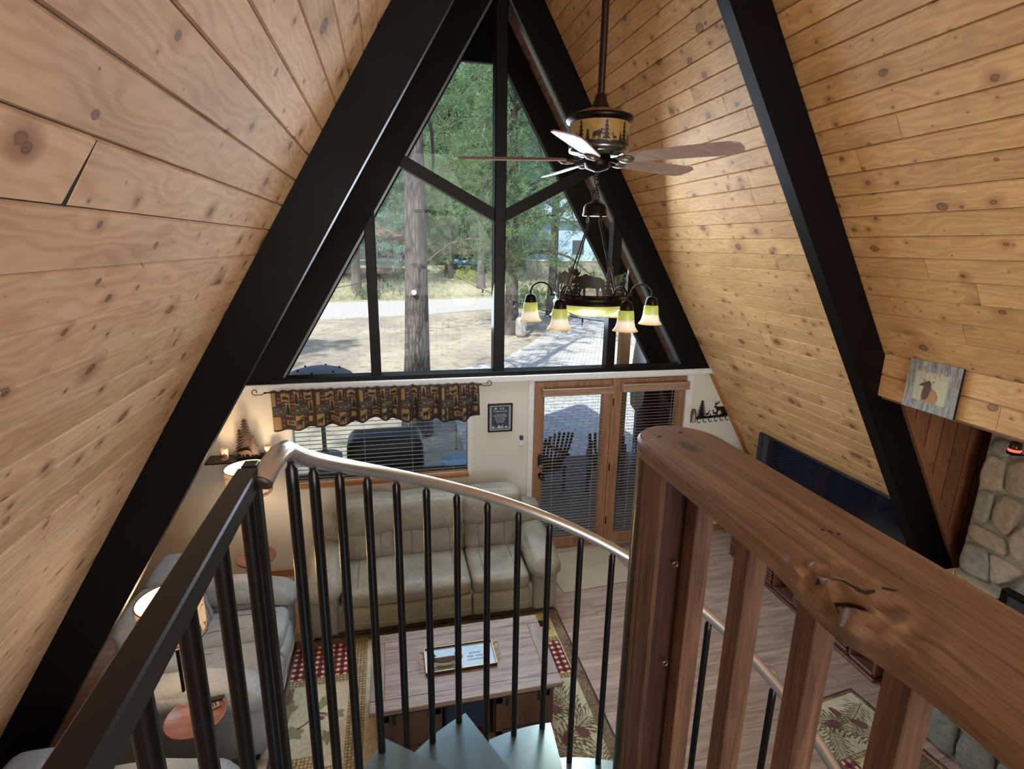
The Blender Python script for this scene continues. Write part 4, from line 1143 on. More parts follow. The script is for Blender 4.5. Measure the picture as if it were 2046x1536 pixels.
MB().lathe([(0, 0), (.034, 0), (.036, .01), (.036, .065), (.03, .07), (.03, .08), (0, .08)], (-2.40, 4.97, .600), 'jar_glass', 20).build('jar_body', jar)
MB().lathe([(.0365, .02), (.0365, .055)], (-2.40, 4.97, .600), 'wax', 20).build('label_band', jar)

# wall shelf with candles and pine sculpture
sh = thing('wall_shelf', 'black-brown wall shelf with scalloped edge in the corner beside the window', 'shelf', (-2.6, 5.5, 1.42))
mb = MB(); mb.bbox((-2.93, 5.40, 1.415), (-2.27, 5.60, 1.44), 'shelf_black', .005)
mb.build('board', sh)
mb = MB(); pts = [(-2.90, 1.415)] + [(-2.90 + .6 * k / 24, 1.36 + .018 * abs(math.sin(k * .8))) for k in range(25)] + [(-2.30, 1.415)]
mb.poly(pts, lambda u, v, w: (u, 5.56 - w, v), 'shelf_black', .02); mb.build('apron', sh)
candle('candle', 'ivory pillar candle with dark red band at the shelf end near the beam', -2.76, 5.47, 1.44, .036, .115)
candle('candle', 'ivory pillar candle on the shelf right beside the pine sculpture', -2.36, 5.49, 1.44, .036, .115)
bpy.data.objects['candle.001']['label'] = 'ivory pillar candle on the shelf between the pine sculpture and the window'
sc = thing('pine_sculpture', 'brown cut-out pine tree sculpture with curled base standing on the black shelf', 'sculpture', (-2.55, 5.5, 1.44))
mb = MB(); MB
mb.poly(tr(PINE(12, .27, .05), -2.56, 1.46, .38), lambda u, v, w: (u, 5.50 - w, v), 'rust', .006); mb.build('tall_tree', sc)
mb = MB(); mb.poly(tr(PINE(9, .3, .05), -2.49, 1.46, .22), lambda u, v, w: (u, 5.47 - w, v), 'rust', .006); mb.build('small_tree', sc)
mb = MB(); mb.poly(tr(PINE(9, .22, .05), -2.62, 1.46, .27), lambda u, v, w: (u, 5.52 - w, v), 'rust', .006); mb.build('slim_tree', sc)
mb = MB(); mb.bbox((-2.66, 5.45, 1.441), (-2.44, 5.54, 1.465), 'rust', .005)
mb.tube([(-2.65 + .03 * math.cos(a) * (1 - a / 9), 5.45, 1.495 + .03 * math.sin(a) * (1 - a / 9)) for a in [k * .4 for k in range(18)]], .006, 'rust', 6); 
mb.poly(tr(BEAR, -2.63, 1.465, .12), lambda u, v, w: (u, 5.46 - w, v), 'rust', .01); mb.build('base', sc)

# television, console
tv = thing('television', 'very large flat black television standing on the slatted console by the pine slope', 'television', (2.872, 4.12, .45))
def screen_mat():
    t = NT('black_tv_screen'); t.base((.002, .004, .012, 1)); t.rough(.06); t.b.inputs['Specular IOR Level'].default_value = .6; return t.m
M['screen'] = screen_mat()
TX = 2.872; MB().bbox((TX, 3.09, .44), (TX + .032, 5.02, 1.532), 'black', .004).build('case', tv)
MB().box((TX - .002, 3.10, .455), (TX, 5.01, 1.522), 'screen').build('screen', tv)
for y in (3.5, 4.7): MB().bbox((TX - .06, y - .02, .425), (TX + .08, y + .02, .445), 'black', .003).build('stand_foot', tv)
cn = thing('media_console', 'long walnut media console with slatted doors standing below the television', 'console', (2.9, 4.0, 0))
c0, c1, cy0, cy1 = 2.70, 3.10, 3.03, 5.05
MB().bbox((c0 - .01, cy0 - .01, .385), (c1, cy1 + .01, .425), 'console', .006).build('top', cn)
mb = MB(); mb.bbox((c0 + .01, cy0, .05), (c1, cy1, .075), 'console', .004); mb.bbox((c1 - .02, cy0, .05), (c1, cy1, .39), 'console', .003)
for y in (cy0, cy0 + .25, cy0 + .95, cy0 + 1.25, cy1 - .025): mb.bbox((c0 + .01, y, .05), (c1 - .02, y + .025, .39), 'console', .003)
mb.bbox((c0 + .005, cy0 + .0, .0), (c1, cy1, .03), 'console', .003); mb.build('carcass', cn)
for (a, b) in ((cy0 + .28, cy0 + .95), (cy0 + 1.28, cy1 - .03)):
    mb = MB()
    for k in range(8): mb.bbox((c0 - .012, a, .085 + k * .037), (c0 + .008, b, .085 + k * .037 + .022), 'console', .004)
    mb.box((c0 + .008, a, .08), (c0 + .016, b, .385), 'black'); mb.build('slatted_door', cn)
mb = MB(); mb.bbox((c0 + .06, 3.92, .425), (c0 + .22, 4.34, .433), 'blue_cloth', .003)
solo('game_console_case', mb, 'flat dark blue case lying on top of the walnut console', 'case')
mb = MB(); mb.lathe([(0, 0), (.10, 0), (.105, .02), (.105, .2), (.09, .22), (0, .22)], (3.17, 5.42, .001), 'black', 24, sx=.9)
solo('subwoofer', mb, 'small round black speaker on the floor in the corner behind the console', 'speaker')

# fireplace ------------------------------------------------------------
def stone_mat(name, c1, c2, c3):
    t = NT(name); v = t.coord(); f = t.noise(v, 4, 5, .6); g = t.noise(v, 26, 5, .65); k = t.noise(t.mapv(v, loc=(3, 9, 1)), 1.6, 2)
    t.base(t.mix(t.mr(g, .35, .7), t.mix(t.mr(k, .38, .62), hx(c1), hx(c2)), hx(c3))); t.rough(.85); t.bump(t.math('ADD', f, t.math('MULTIPLY', g, .5)), .6, .02); return t.m
M['stone'] = stone_mat('tan_grey_field_stone', '#a19a8a', '#b09f8d', '#c6baa5'); M['stone_g'] = stone_mat('grey_green_field_stone', '#8b9087', '#9a9f90', '#b3b09e')
M['mortar'] = stone_mat('grey_mortar', '#94988f', '#9fa298', '#a9aba0'); M['slab'] = stone_mat('cream_hearth_stone', '#b5a98c', '#c2b698', '#cfc4a7')
M['stone_d'] = stone_mat('blue_grey_field_stone', '#5f6563', '#70756f', '#8b8d83')
fp = thing('stone_fireplace', 'grey and tan field stone fireplace chimney with a raised cream hearth slab', 'fireplace', (3.2, 1.9, 0))
FXs = 3.0
MB().box((FXs + .03, .95, 0), (4.1, 2.82, HZ - .31), 'mortar').build('mortar_core', fp)
def stone(mb, poly, mat, face, depth=.075, seedv=0):
    """cobble: outline in (u, v), domed toward -x; face = x of the mortar"""
    cx = sum(p[0] for p in poly) / len(poly); cy = sum(p[1] for p in poly) / len(poly)
    # smooth outline
    P = []
    n = len(poly)
    for i in range(n):
        a, b, c = Vector(poly[i - 1]), Vector(poly[i]), Vector(poly[(i + 1) % n])
        for t_ in (.0, .25, .5, .75):
            p0 = a.lerp(b, .5 + t_ * .5) if t_ < .5 else None
        m0 = (a + b) / 2; m1 = (b + c) / 2
        for k in range(5):
            t_ = k / 5; q = m0.lerp(b, t_).lerp(b.lerp(m1, t_), t_); q2 = b.lerp(q, .55) if False else q
            P.append(q.lerp(b, .35 * (1 - abs(2 * t_ - 1))))
    rings = []; m = len(P)
    vs = []; 
    for j, (s, d) in enumerate(((1.0, 0), (.985, .55), (.94, .85), (.8, .98), (.5, 1.03), (0.22, 1.0))):
        for i, p in enumerate(P):
            nx = mnoise.noise(Vector((p.x * 9, p.y * 9, j * .7 + seedv))) * .012 * (1 if j else .5)
            u = cx + (p.x - cx) * s + (nx if j < 4 else 0); v = cy + (p.y - cy) * s + nx
            dd = depth * d + mnoise.noise(Vector((u * 7, v * 7, seedv))) * .022 * (1 if j else 0)
            vs.append((face - dd, u, v))
    fs = []
    for j in range(5):
        for i in range(m): fs.append((j * m + i, j * m + (i + 1) % m, (j + 1) * m + (i + 1) % m, (j + 1) * m + i))
    fs.append(tuple(5 * m + i for i in range(m)))
    mb.add(vs, fs, mat, True); return mb
S9 = [[(2.8,2.26),(2.64,2.27),(2.63,2.2),(2.69,2.14),(2.8,2.15)],[(2.8,2.13),(2.69,2.13),(2.66,1.92),(2.67,1.89),(2.8,1.87),(2.81,2.01)],
[(2.66,2.13),(2.54,2.2),(2.51,1.93),(2.52,1.91),(2.64,1.91),(2.66,2.02)],[(2.8,1.86),(2.7,1.87),(2.69,1.71),(2.7,1.63),(2.8,1.61),(2.81,1.74)],
[(2.65,1.9),(2.5,1.88),(2.51,1.79),(2.55,1.63),(2.58,1.6),(2.66,1.64),(2.68,1.76)],[(2.81,1.6),(2.56,1.58),(2.54,1.49),(2.55,1.46),(2.81,1.47)],
[(2.81,1.45),(2.63,1.44),(2.59,1.22),(2.62,1.2),(2.82,1.21)],[(2.62,1.44),(2.42,1.43),(2.39,1.4),(2.54,1.23),(2.58,1.23),(2.62,1.39)],
[(2.51,1.68),(2.46,1.82),(2.29,1.75),(2.3,1.48),(2.4,1.44),(2.52,1.5),(2.54,1.61)]]
kk = 0
mbk = {}
def put(poly, mat, depth=.06):
    global kk
    kk += 1; mb = MB(); c = (sum(p[0] for p in poly) / len(poly), sum(p[1] for p in poly) / len(poly))
    q = [(c[0] + (p[0] - c[0]) * .99, c[1] + (p[1] - c[1]) * .99) for p in poly]
    stone(mb, q, mat, FXs + .03, depth, kk * 1.3); mb.build('stone', fp)
for i, p in enumerate(S9): put(p, ('stone_g', 'stone', 'stone', 'stone_g', 'stone', 'stone', 'stone_g', 'stone', 'stone')[i], .038)
rs = random.Random(3)
def rowfill(y0, y1, z0, z1, mat=None, w0=.16, w1=.3):
    y = y0
    while y < y1 - .05:
        w = min(rs.uniform(w0, w1), y1 - y)
        if y1 - y - w < .08: w = y1 - y
        j = lambda: rs.uniform(-.012, .012)
        P = [(y + .012 + j(), z0 + .012), (y + w / 2, z0 + .004 + j()), (y + w - .012 + j(), z0 + .012), (y + w - .01, (z0 + z1) / 2 + j()), (y + w - .014 + j(), z1 - .012), (y + w / 2, z1 - .006 + j()), (y + .012, z1 - .012 + j()), (y + .01, (z0 + z1) / 2)]
        put(P, mat or rs.choice(['stone', 'stone_g']), .035); y += w
rowfill(1.0, 2.48, 2.0, 2.22); rowfill(1.0, 2.28, 1.78, 1.99); rowfill(1.0, 2.27, 1.55, 1.77); rowfill(1.0, 2.27, 1.36, 1.54)
rowfill(1.0, 2.62, 2.23, 2.30)
rowfill(2.46, 2.83, 1.02, 1.19, None, .18, .24); rowfill(2.44, 2.83, .80, 1.01); rowfill(2.46, 2.83, .60, .79); rowfill(2.44, 2.83, .42, .59)
# raised hearth
mb = MB()
def edge_slab(y0, y1, mb):
    P = [(2.60, y0), (2.605, y0 + .3 * (y1 - y0)), (2.59, y0 + .6 * (y1 - y0)), (2.60, y1), (3.02, y1), (3.02, y0)]
    n = len(P)
    mb.add([(x, y, .345) for x, y in P] + [(x + (.008 if x < 2.7 else 0), y, .40) for x, y in P], [tuple(range(n)), tuple(range(n, 2 * n))] + [(i, (i + 1) % n, (i + 1) % n + n, i + n) for i in range(n)], 'slab')
for a, b in ((1.0, 1.75), (1.755, 2.48), (2.485, 2.93)):
    mb = MB(); edge_slab(a, b, mb); mb.build('hearth_slab', fp)
MB().box((2.68, 1.0, 0), (3.02, 2.86, .345), 'mortar').build('hearth_core', fp)
_f = FXs; FXs = 2.65
yy = 1.0
while yy < 2.8:
    w = rs.uniform(.2, .34); w = min(w, 2.86 - yy)
    P = [(yy + .012, .02), (yy + w / 2, .012), (yy + w - .012, .03), (yy + w - .008, .18), (yy + w - .02, .33), (yy + w / 2, .335), (yy + .02, .325), (yy + .01, .17)]
    put(P, 'stone_d', .055); yy += w
FXs = _f
mb = MB(); mb.bbox((2.90, 1.35, .42), (2.93, 2.42, 1.27), 'firescreen', .004); mb.build('fire_screen', fp)
mb = MB(); mb.bbox((2.885, 2.40, .41), (2.945, 2.435, 1.29), 'bronze', .004); mb.bbox((2.885, 1.35, 1.27), (2.945, 2.435, 1.30), 'bronze', .004); mb.build('screen_frame', fp)
# shelf stone with gold figurine, lantern
MB().bbox((2.82, 2.45, 1.16), (3.03, 2.83, 1.195), 'slab', .010).build('ledge', fp)
fg = thing('figurine', 'small gold animal figurine on the stone ledge at the chimney edge', 'figurine', (2.85, 2.72, 1.195))
mb = MB(); mb.lathe([(0, 0), (.016, 0), (.010, .012), (.014, .03), (.007, .045), (0, .048)], (2.85, 2.72, 1.195), 'gold', 12); mb.lathe([(0, 0), (.011, .006), (.008, .018), (0, .022)], (2.845, 2.72, 1.238), 'gold', 10); mb.build('body', fg)
ln = thing('lantern', 'small dark lantern glowing red under the pine header against the stones', 'lantern', (2.84, 2.52, 2.22))
lx, ly, lz = 2.86, 2.55, 2.235
MB().lathe([(0, 0), (.038, 0), (.04, .012), (.034, .018), (0, .018)], (lx, ly, lz), 'bronze', 18).build('base', ln)
MB().lathe([(.033, .018), (.036, .03), (.033, .036)], (lx, ly, lz), 'red_glow', 18).build('glow_band', ln)
MB().lathe([(.033, .036), (.035, .045), (.03, .075), (.018, .085), (0, .09)], (lx, ly, lz), 'jar_glass', 18).build('globe', ln)
MB().tube([(lx, ly - .03, lz + .03), (lx, ly - .03, lz + .11), (lx, ly, lz + .135), (lx, ly + .03, lz + .11), (lx, ly + .03, lz + .03)], .002, 'bronze', 6).build('handle', ln)
MB().tube([(lx + .12, ly, lz - .02), (lx, ly, lz - .006), (lx - .02, ly, lz - .004)], .006, 'bronze', 6).build('bracket', ln)

# elk picture on the header
pc = thing('elk_picture', 'square grey weathered-wood picture of an elk bust on the pine header', 'picture', (HX, 2.59, 2.7))
def pic_mat():
    t = NT('weathered_print'); v = t.coord(); f = t.noise(t.mapv(v, (1, 40, 6)), 1.5, 6, .7); g = t.noise(v, 60, 4)
    t.base(t.mix(t.mr(f, .35, .68), hx('#5f5f5c'), t.mix(g, hx('#9aa0a2'), hx('#b9b6a6')))); t.rough(.7); return t.m
M['pic_board'] = pic_mat(); M['pic_field'] = rug_mat('pale_green_print', '#a3a48c', '#c0bda4', 60)
PY0, PY1, PZ0, PZ1 = 2.418, 2.752, 2.556, 2.868
px_ = HX - .022
mb = MB(); mb.bbox((px_, PY0, PZ0), (HX - .002, PY1, PZ1), 'pic_board', .002); mb.build('board', pc)
MB().box((px_ + .003, PY0 - .001, PZ0 - .001), (HX - .001, PY1 + .001, PZ1 - .002), 'black').build('backing', pc)
fm = lambda w0: (lambda u, v, w: (px_ - .001 - w0 - w, PY1 - u, PZ0 + v))
mb = MB(); mb.poly([(.06, .06), (.27, .06), (.27, .245), (.06, .245)], fm(0), 'pic_field')
mb.poly([(.115, .06), (.215, .06), (.225, .10), (.21, .135), (.175, .155), (.15, .165), (.12, .15), (.115, .10)], fm(.0004), 'elk_tan')
mb.poly([(.13, .068), (.15, .075), (.165, .10), (.172, .15), (.166, .185), (.15, .195), (.128, .185), (.102, .168), (.098, .158), (.112, .152), (.125, .155), (.118, .12), (.118, .09)], fm(.0006), 'elk_brown')
for L in ([(.145, .195), (.125, .215), (.115, .245), (.118, .27), (.122, .245), (.134, .222), (.152, .198)], [(.158, .195), (.19, .215), (.225, .24), (.245, .262), (.222, .248), (.185, .226), (.155, .202)],
          [(.12, .235), (.10, .25), (.095, .27), (.106, .252), (.122, .242)], [(.205, .23), (.205, .255), (.212, .238)], [(.18, .215), (.172, .24), (.188, .222)], [(.17, .19), (.185, .2), (.178, .185)], [(.125, .192), (.11, .2), (.122, .182)]):
    mb.poly(L, fm(.0008), 'antler' if len(L) > 3 or L[0][0] > .17 else 'elk_brown')
mb.poly([(.094, .158), (.100, .164), (.105, .158), (.099, .152)], fm(.0010), 'black')
mb.build('elk_print', pc)

# curtain rod and valance
rod = thing('curtain_rod', 'thin dark curtain rod with scrolled ends above the living room window', 'curtain rod', (-1.24, 5.52, 2.10))
RY = D - .07; RZ = 2.083
MB().cyl((-2.36, RY, RZ), (-.20, RY, RZ), .007, 'bronze', 10).build('rod', rod)
for s, x in ((-1, -2.33), (1, -.23)):
    P = [(x, RY, RZ), (x + s * .06, RY, RZ - .02)] + [(x + s * (.11 + .035 * math.cos(a) * (1 - .05 * k)), RY, RZ + .012 + .035 * math.sin(a) * (1 - .05 * k)) for k, a in enumerate([-2.2 + .5 * j for j in range(13)])]
    if s > 0: P = [(x, RY, RZ)] + P[1:]
    mb = MB(); mb.tube(P, .004, 'bronze', 8); mb.build('scroll_finial', rod)
for x in (-2.32, -.24): 
    mb = MB(); mb.cyl((x, RY, RZ), (x, D, RZ - .02), .005, 'bronze', 8); mb.build('bracket', rod)
val = thing('valance', 'gathered lodge-print valance with bears, moose and pines on the curtain rod', 'valance', (-1.24, 5.52, 1.9))
VX0, VX1, VT = -2.29, -.235, 2.105
def vh(u):
    x = u / (VX1 - VX0); base = .40 - .06 * math.exp(-((x - .50) / .22) ** 2) - .035 * math.exp(-((x - .99) / .05) ** 2)
    return base + .010 * math.sin(x * 23) + .012 * math.sin(x * 61 + 1)
def vmap(u, v, w):       # v 0..1 down from the top
    x = VX0 + u; g = .35 + .65 * v; sway = max(0, min(1, (u - .38) / .5)) if u < 1.2 else 1
    amp = .006 + .022 * sway
    fold = amp * (math.sin(u * 31) + .6 * math.sin(u * 53 + 1.3)) * (0.6 + .4 * v) + .006 * math.sin(u * 110) * (1 - v) ** 2
    h = vh(u)
    return (x + .006 * math.sin(u * 25) * v, RY - .026 - .018 * v - fold - w, VT + .008 * math.sin(u * 70) * (1 - v) - v * h)
mb = MB(); nu, nv = 200, 14; vs = []; fs = []
for i in range(nu + 1):
    for j in range(nv + 1): vs.append(vmap((VX1 - VX0) * i / nu, j / nv, 0))
for i in range(nu):
    for j in range(nv):
        a = i * (nv + 1) + j; fs.append((a, a + 1, a + nv + 2, a + nv + 1))
mb.add(vs, fs, 'val_brown', True); o = mb.build('fabric', val); m_ = o.modifiers.new('t', 'SOLIDIFY'); m_.thickness = .003; m_.offset = 1
mb = MB(); H = .40
def vf(w0): return lambda u, v, w: vmap(u, min(1.0, max(0, 1 - v / H)), w0 + w)
def vrect(x0, z0, x1, z1, mat, w0=.0045): mb.poly([(x0, z0), (x1, z0), (x1, z1), (x0, z1)], vf(w0), mat, 0, .022)
def vpoly(P, mat, w0=.0065): mb.poly(P, vf(w0), mat, 0, .02)
def dia(cx, cz, r, mat, w0): vpoly([(cx - r, cz), (cx, cz - r * 1.15), (cx + r, cz), (cx, cz + r * 1.15)], mat, w0)
per = .415
for k in range(5):
    o_ = k * per
    def ok(a, b): return o_ + b < VX1 - VX0 - .004 and o_ + a > .002
    def R(a, z0, b, z1, mat, w=.0045):
        a2, b2 = max(o_ + a, .003), min(o_ + b, VX1 - VX0 - .003)
        if b2 - a2 > .01: vrect(a2, z0, b2, z1, mat, w)
    R(.0, .245, .035, .375, 'val_tan'); R(.04, .25, .085, .365, 'val_plum'); R(.085, .285, .165, .37, 'val_tan')
    R(.0, .155, .118, .235, 'val_grey'); R(.122, .135, .17, .275, 'val_tan'); R(.175, .10, .205, .38, 'val_plum')
    R(.205, .255, .255, .385, 'val_tan'); R(.26, .25, .30, .375, 'val_plum'); R(.30, .30, .375, .375, 'val_tan'); R(.205, .16, .33, .245, 'val_grey')
    R(.335, .155, .38, .285, 'val_tan'); R(.0, .02, .07, .145, 'val_tan'); R(.13, .05, .21, .10, 'val_tan'); R(.215, .02, .285, .15, 'val_tan'); R(.33, .06, .37, .12, 'val_tan')
    for (P, a, b) in ((tr(BEAR, o_ + .09, .30, .068), .09, .16), (tr(PINE(8, .34), o_ + .146, .14, .125), .12, .17), (tr(PINE(8, .34), o_ + .23, .26, .115), .2, .26), (tr(BEAR, o_ + .305, .31, .066), .3, .37),
                      (tr(PINE(8, .3), o_ + .357, .16, .115), .33, .38), (tr(MOOSE, o_ + .005, .03, .06, True, .085), .0, .07), (tr(MOOSE, o_ + .22, .03, .062, True, .105), .21, .29)):
        if ok(a, b): vpoly(P, 'val_dark')
    for c_ in (.15, .17, .19):
        if ok(c_ - .02, c_ + .02): vpoly([(o_ + c_ + .008 * math.cos(a), .075 + .018 * math.sin(a)) for a in [2 * PI * q / 9 for q in range(9)]], 'val_dark')
    for cxx in (.03, .075, .235, .275, .31):
        if ok(cxx - .03, cxx + .03):
            zc_ = .195 if cxx < .2 else .203
            dia(o_ + cxx, zc_, .032, 'val_dark', .0062); dia(o_ + cxx, zc_, .024, 'val_grey', .0070); dia(o_ + cxx, zc_, .014, 'val_tan', .0078); dia(o_ + cxx, zc_, .007, 'val_plum', .0086)
    for (cxx, cz) in ((.19, .34), (.19, .30), (.19, .26), (.19, .22), (.19, .18), (.19, .14), (.10, .26), (.095, .10), (.095, .05), (.30, .12), (.30, .06), (.31, .275), (.055, .33), (.055, .29), (.07, .33), (.07, .29), (.275, .34), (.275, .30)):
        if ok(cxx - .01, cxx + .01): dia(o_ + cxx, cz, .009, 'val_tan', .0062); dia(o_ + cxx, cz, .004, 'val_plum', .0072)
pr = mb.build('printed_pattern', val)

# framed sign
sg = thing('framed_sign', 'black-framed cabin rules sign with white lettering between the window and door', 'sign', (.075, 5.58, 1.68))
a0, a1, b0, b1 = -.118, .27, 1.515, 1.845; b1 = 1.84
cx_, a0, a1 = .015, -.12, .155
a0, a1, b0, b1 = -.12, .155, 1.515, 1.84
mb = MB(); yf_ = D - .02
for lo, hi in (((a0, yf_, b0), (a0 + .016, D, b1)), ((a1 - .016, yf_, b0), (a1, D, b1)), ((a0, yf_, b0), (a1, D, b0 + .016)), ((a0, yf_, b1 - .016), (a1, D, b1))): mb.bbox(lo, hi, 'black_frame', .003)
mb.build('frame', sg)
mb = MB(); mb.box((a0 + .014, D - .010, b0 + .014), (a1 - .014, D - .006, b1 - .014), 'sign_grey')
for k in range(24): mb.box((a0 + .016, D - .0108, b0 + .03 + k * .0115), (a1 - .016, D - .010, b0 + .033 + k * .0115), 'sign_line')
mb.build('mat_board', sg)
mb = MB(); mb.box((a0 + .042, D - .0125, b0 + .035), (a1 - .042, D - .011, b1 - .035), 'sign_navy')
f_ = lambda u, v, w: (a0 + .042 + u, D - .0128 - w, b0 + .035 + v)
for (x, s) in ((.008, .03), (.022, .04), (.07, .035), (.082, .045), (.095, .035), (.108, .03), (.122, .045)): mb.poly(tr(PINE(4, .3), x, .004, s), f_, 'sign_white')
mb.poly(tr(DEER, .035, .004, .022), f_, 'sign_white'); mb.poly(tr(BEAR, .14, .006, .042), f_, 'sign_white')
for (x, s) in ((.03, .022), (.042, .03), (.052, .022), (.10, .03), (.13, .03)): mb.poly(tr(PINE(4, .4), x, .222, s), f_, 'sign_white')
mb.build('night_print', sg)
R90 = Matrix.Rotation(PI / 2, 4, 'X'); scx = (a0 + a1) / 2
text('CABIN RULES', .026, Matrix.Translation((scx, D - .0135, b1 - .088)) @ R90, 'sign_white', sg, 'title_lettering')
text('1. WAKE HUNGRY\nENJOY EVERY MOMENT\nWATCH THE STARS\nSIT BY THE FIRE\nTELL TALL TALES\nTAKE A HIKE\nNAP OFTEN', .0155, Matrix.Translation((scx, D - .0135, b1 - .168)) @ R90, 'sign_white', sg, 'rules_lettering')
# white wall remote
rmt = thing('wall_remote', 'small white remote with blue top in a holder beside the door casing', 'remote', (.27, 5.58, 1.41))
xw = .262
MB().bbox((xw - .028, D - .020, 1.33), (xw + .028, D, 1.42), 'white', .014).build('holder', rmt)
mb = MB(); mb.bbox((xw - .016, D - .030, 1.425), (xw + .016, D - .004, 1.475), 'rblue', .008) if False else None
MB().bbox((xw - .021, D - .028, 1.40), (xw + .021, D - .002, 1.46), 'rblue', .010).build('keypad', rmt)
# coat rack
cr = thing('coat_rack', 'black cut-out metal coat rack with pine, elk and six hooks on the wall', 'coat rack', (2.64, 5.59, 1.6))
KM = lambda u, v, w: (2.43 + u, D - .004 - w, 1.50 + v)
mb = MB()
mb.poly([(0, .02), (.42, .035), (.42, .075), (.38, .08), (.30, .065), (.0, .045)], KM, 'rack', .004)
mb.build('bar', cr)
for P, nm in ((tr(PINE(9, .36, .06), .065, .035, .225), 'pine_cutout'), (tr(PINE(6, .5, .04), .375, .06, .10), 'small_pine_cutout'), (tr(PINE(5, .5, .04), .405, .06, .07), 'small_pine_cutout'), (tr(PINE(4, .4), .19, .04, .045), 'small_pine_cutout'),
              (tr(DEER, .125, .045, .055, True, .09), 'deer_cutout'), (tr(DEER, .205, .055, .06, False, .085), 'deer_cutout'), (tr(ELK, .225, .062, .145, False, .19), 'elk_cutout')):
    MB().poly(P, KM, 'rack', .004).build(nm, cr)
for k in range(6):
    x = 2.45 + k * .076; z = 1.515 + k * .003
    MB().tube([(x, D - .006, z + .01), (x, D - .008, z - .02), (x + .004, D - .022, z - .035), (x + .012, D - .038, z - .03), (x + .016, D - .042, z - .015)], .0048, 'rack', 8).build('hook', cr)
pl = thing('carved_plaque', 'narrow grey carved wooden plaque with arched top beside the coat rack', 'plaque', (2.385, 5.58, 1.58))
M['plaque'] = rug_mat('carved_grey_wood', '#2c2622', '#8b7a5e', 60)
mb = MB(); mb.poly([(2.352, 1.49), (2.415, 1.49), (2.418, 1.60), (2.412, 1.64), (2.40, 1.655), (2.37, 1.66), (2.355, 1.62)], lambda u, v, w: (u, D - .001 - w, v), 'plaque', .022); mb.build('board', pl)
mb = MB(); mb.poly([(2.372, 1.50), (2.40, 1.50), (2.398, 1.58), (2.385, 1.61), (2.375, 1.57)], lambda u, v, w: (u, D - .022 - w, v), 'birch', .006); mb.build('carving', pl)
# gecko-like sun-catcher cord on the blind
wd = thing('blind_tassel', 'thin dark pull cord with a wooden bead hanging over the window blind', 'cord', (-.45, 5.55, 1.7))
MB().cyl((-.47, D - .02, 1.36), (-.47, D - .02, 1.95), .0022, 'black', 6).build('cord', wd)
MB().lathe([(0, 0), (.008, .004), (.010, .018), (.004, .03), (0, .032)], (-.47, D - .02, 1.335), 'dark_wood', 10).build('bead', wd)

# ceiling fan ----------------------------------------------------------
fan = thing('ceiling_fan', 'five-blade ceiling fan with pine and moose drum hanging from the ridge', 'ceiling fan', (0, 2.97, 3.97))
FC = Vector((0, 2.97, 0))
MB().cyl(FC + Vector((0, 0, 4.27)), FC + Vector((0, 0, 6.2)), .019, 'fan_brown', 16).build('downrod', fan)

MB().lathe([(.022, 4.30), (.03, 4.29), (.034, 4.265), (.05, 4.235), (.055, 4.22)], FC, 'fan_brown', 28).build('yoke_cover', fan)
MB().lathe([(.05, 4.222), (.10, 4.215), (.15, 4.195), (.163, 4.185)], FC, 'mottled', 32).build('crown_plate', fan)
MB().lathe([(.160, 4.186), (.178, 4.184), (.182, 4.174), (.176, 4.158), (.158, 4.152)], FC, 'bronze', 36).build('top_band', fan)
dr = MB().lathe([(.157, 4.153), (.157, 4.035)], FC, 'amber', 48).build('drum_shade', fan)
mb = MB()
def dm(a0): return lambda u, v, w: (FC.x + .1585 * math.cos(a0 + u / .1585), FC.y + .1585 * math.sin(a0 + u / .1585), 4.037 + v)
base_a = -2.15
for k in range(4):
    a = base_a + k * PI / 2
    for (P) in (tr(PINE(5, .22), -.065, .008, .105), tr(PINE(5, .3), -.025, .008, .06), tr(MOOSE, .0, .012, .055, True, .058), tr(PINE(5, .22), .072, .008, .105), tr(DEER, .10, .012, .03, False, .04), tr(PINE(4, .3), .155, .008, .05)):
        mb.poly(P, dm(a), 'bronze_flat', 0, .02)
for k in range(24):
    a = 2 * PI * k / 24; mb.poly([(0, 0), (.042, 0), (.042, .012 + .004 * math.sin(k * 2.1)), (.02, .016 + .004 * math.sin(k)), (0, .012 + .004 * math.sin((k - 1) * 2.1))], dm(a), 'bronze_flat', 0, .03)
mb.build('pine_and_moose_cutout', dr)
MB().lathe([(.157, 4.038), (.160, 4.032), (.158, 4.012), (.12, 4.004), (.11, 3.996), (.07, 3.992)], FC, 'silver_dark', 40).build('motor_rim', fan)
MB().lathe([(.045, 4.0), (.05, 3.99), (.07, 3.985), (.07, 3.945), (.066, 3.938), (.06, 3.93), (.02, 3.915), (.0, 3.912)], FC, 'bronze', 32).build('switch_housing', fan)
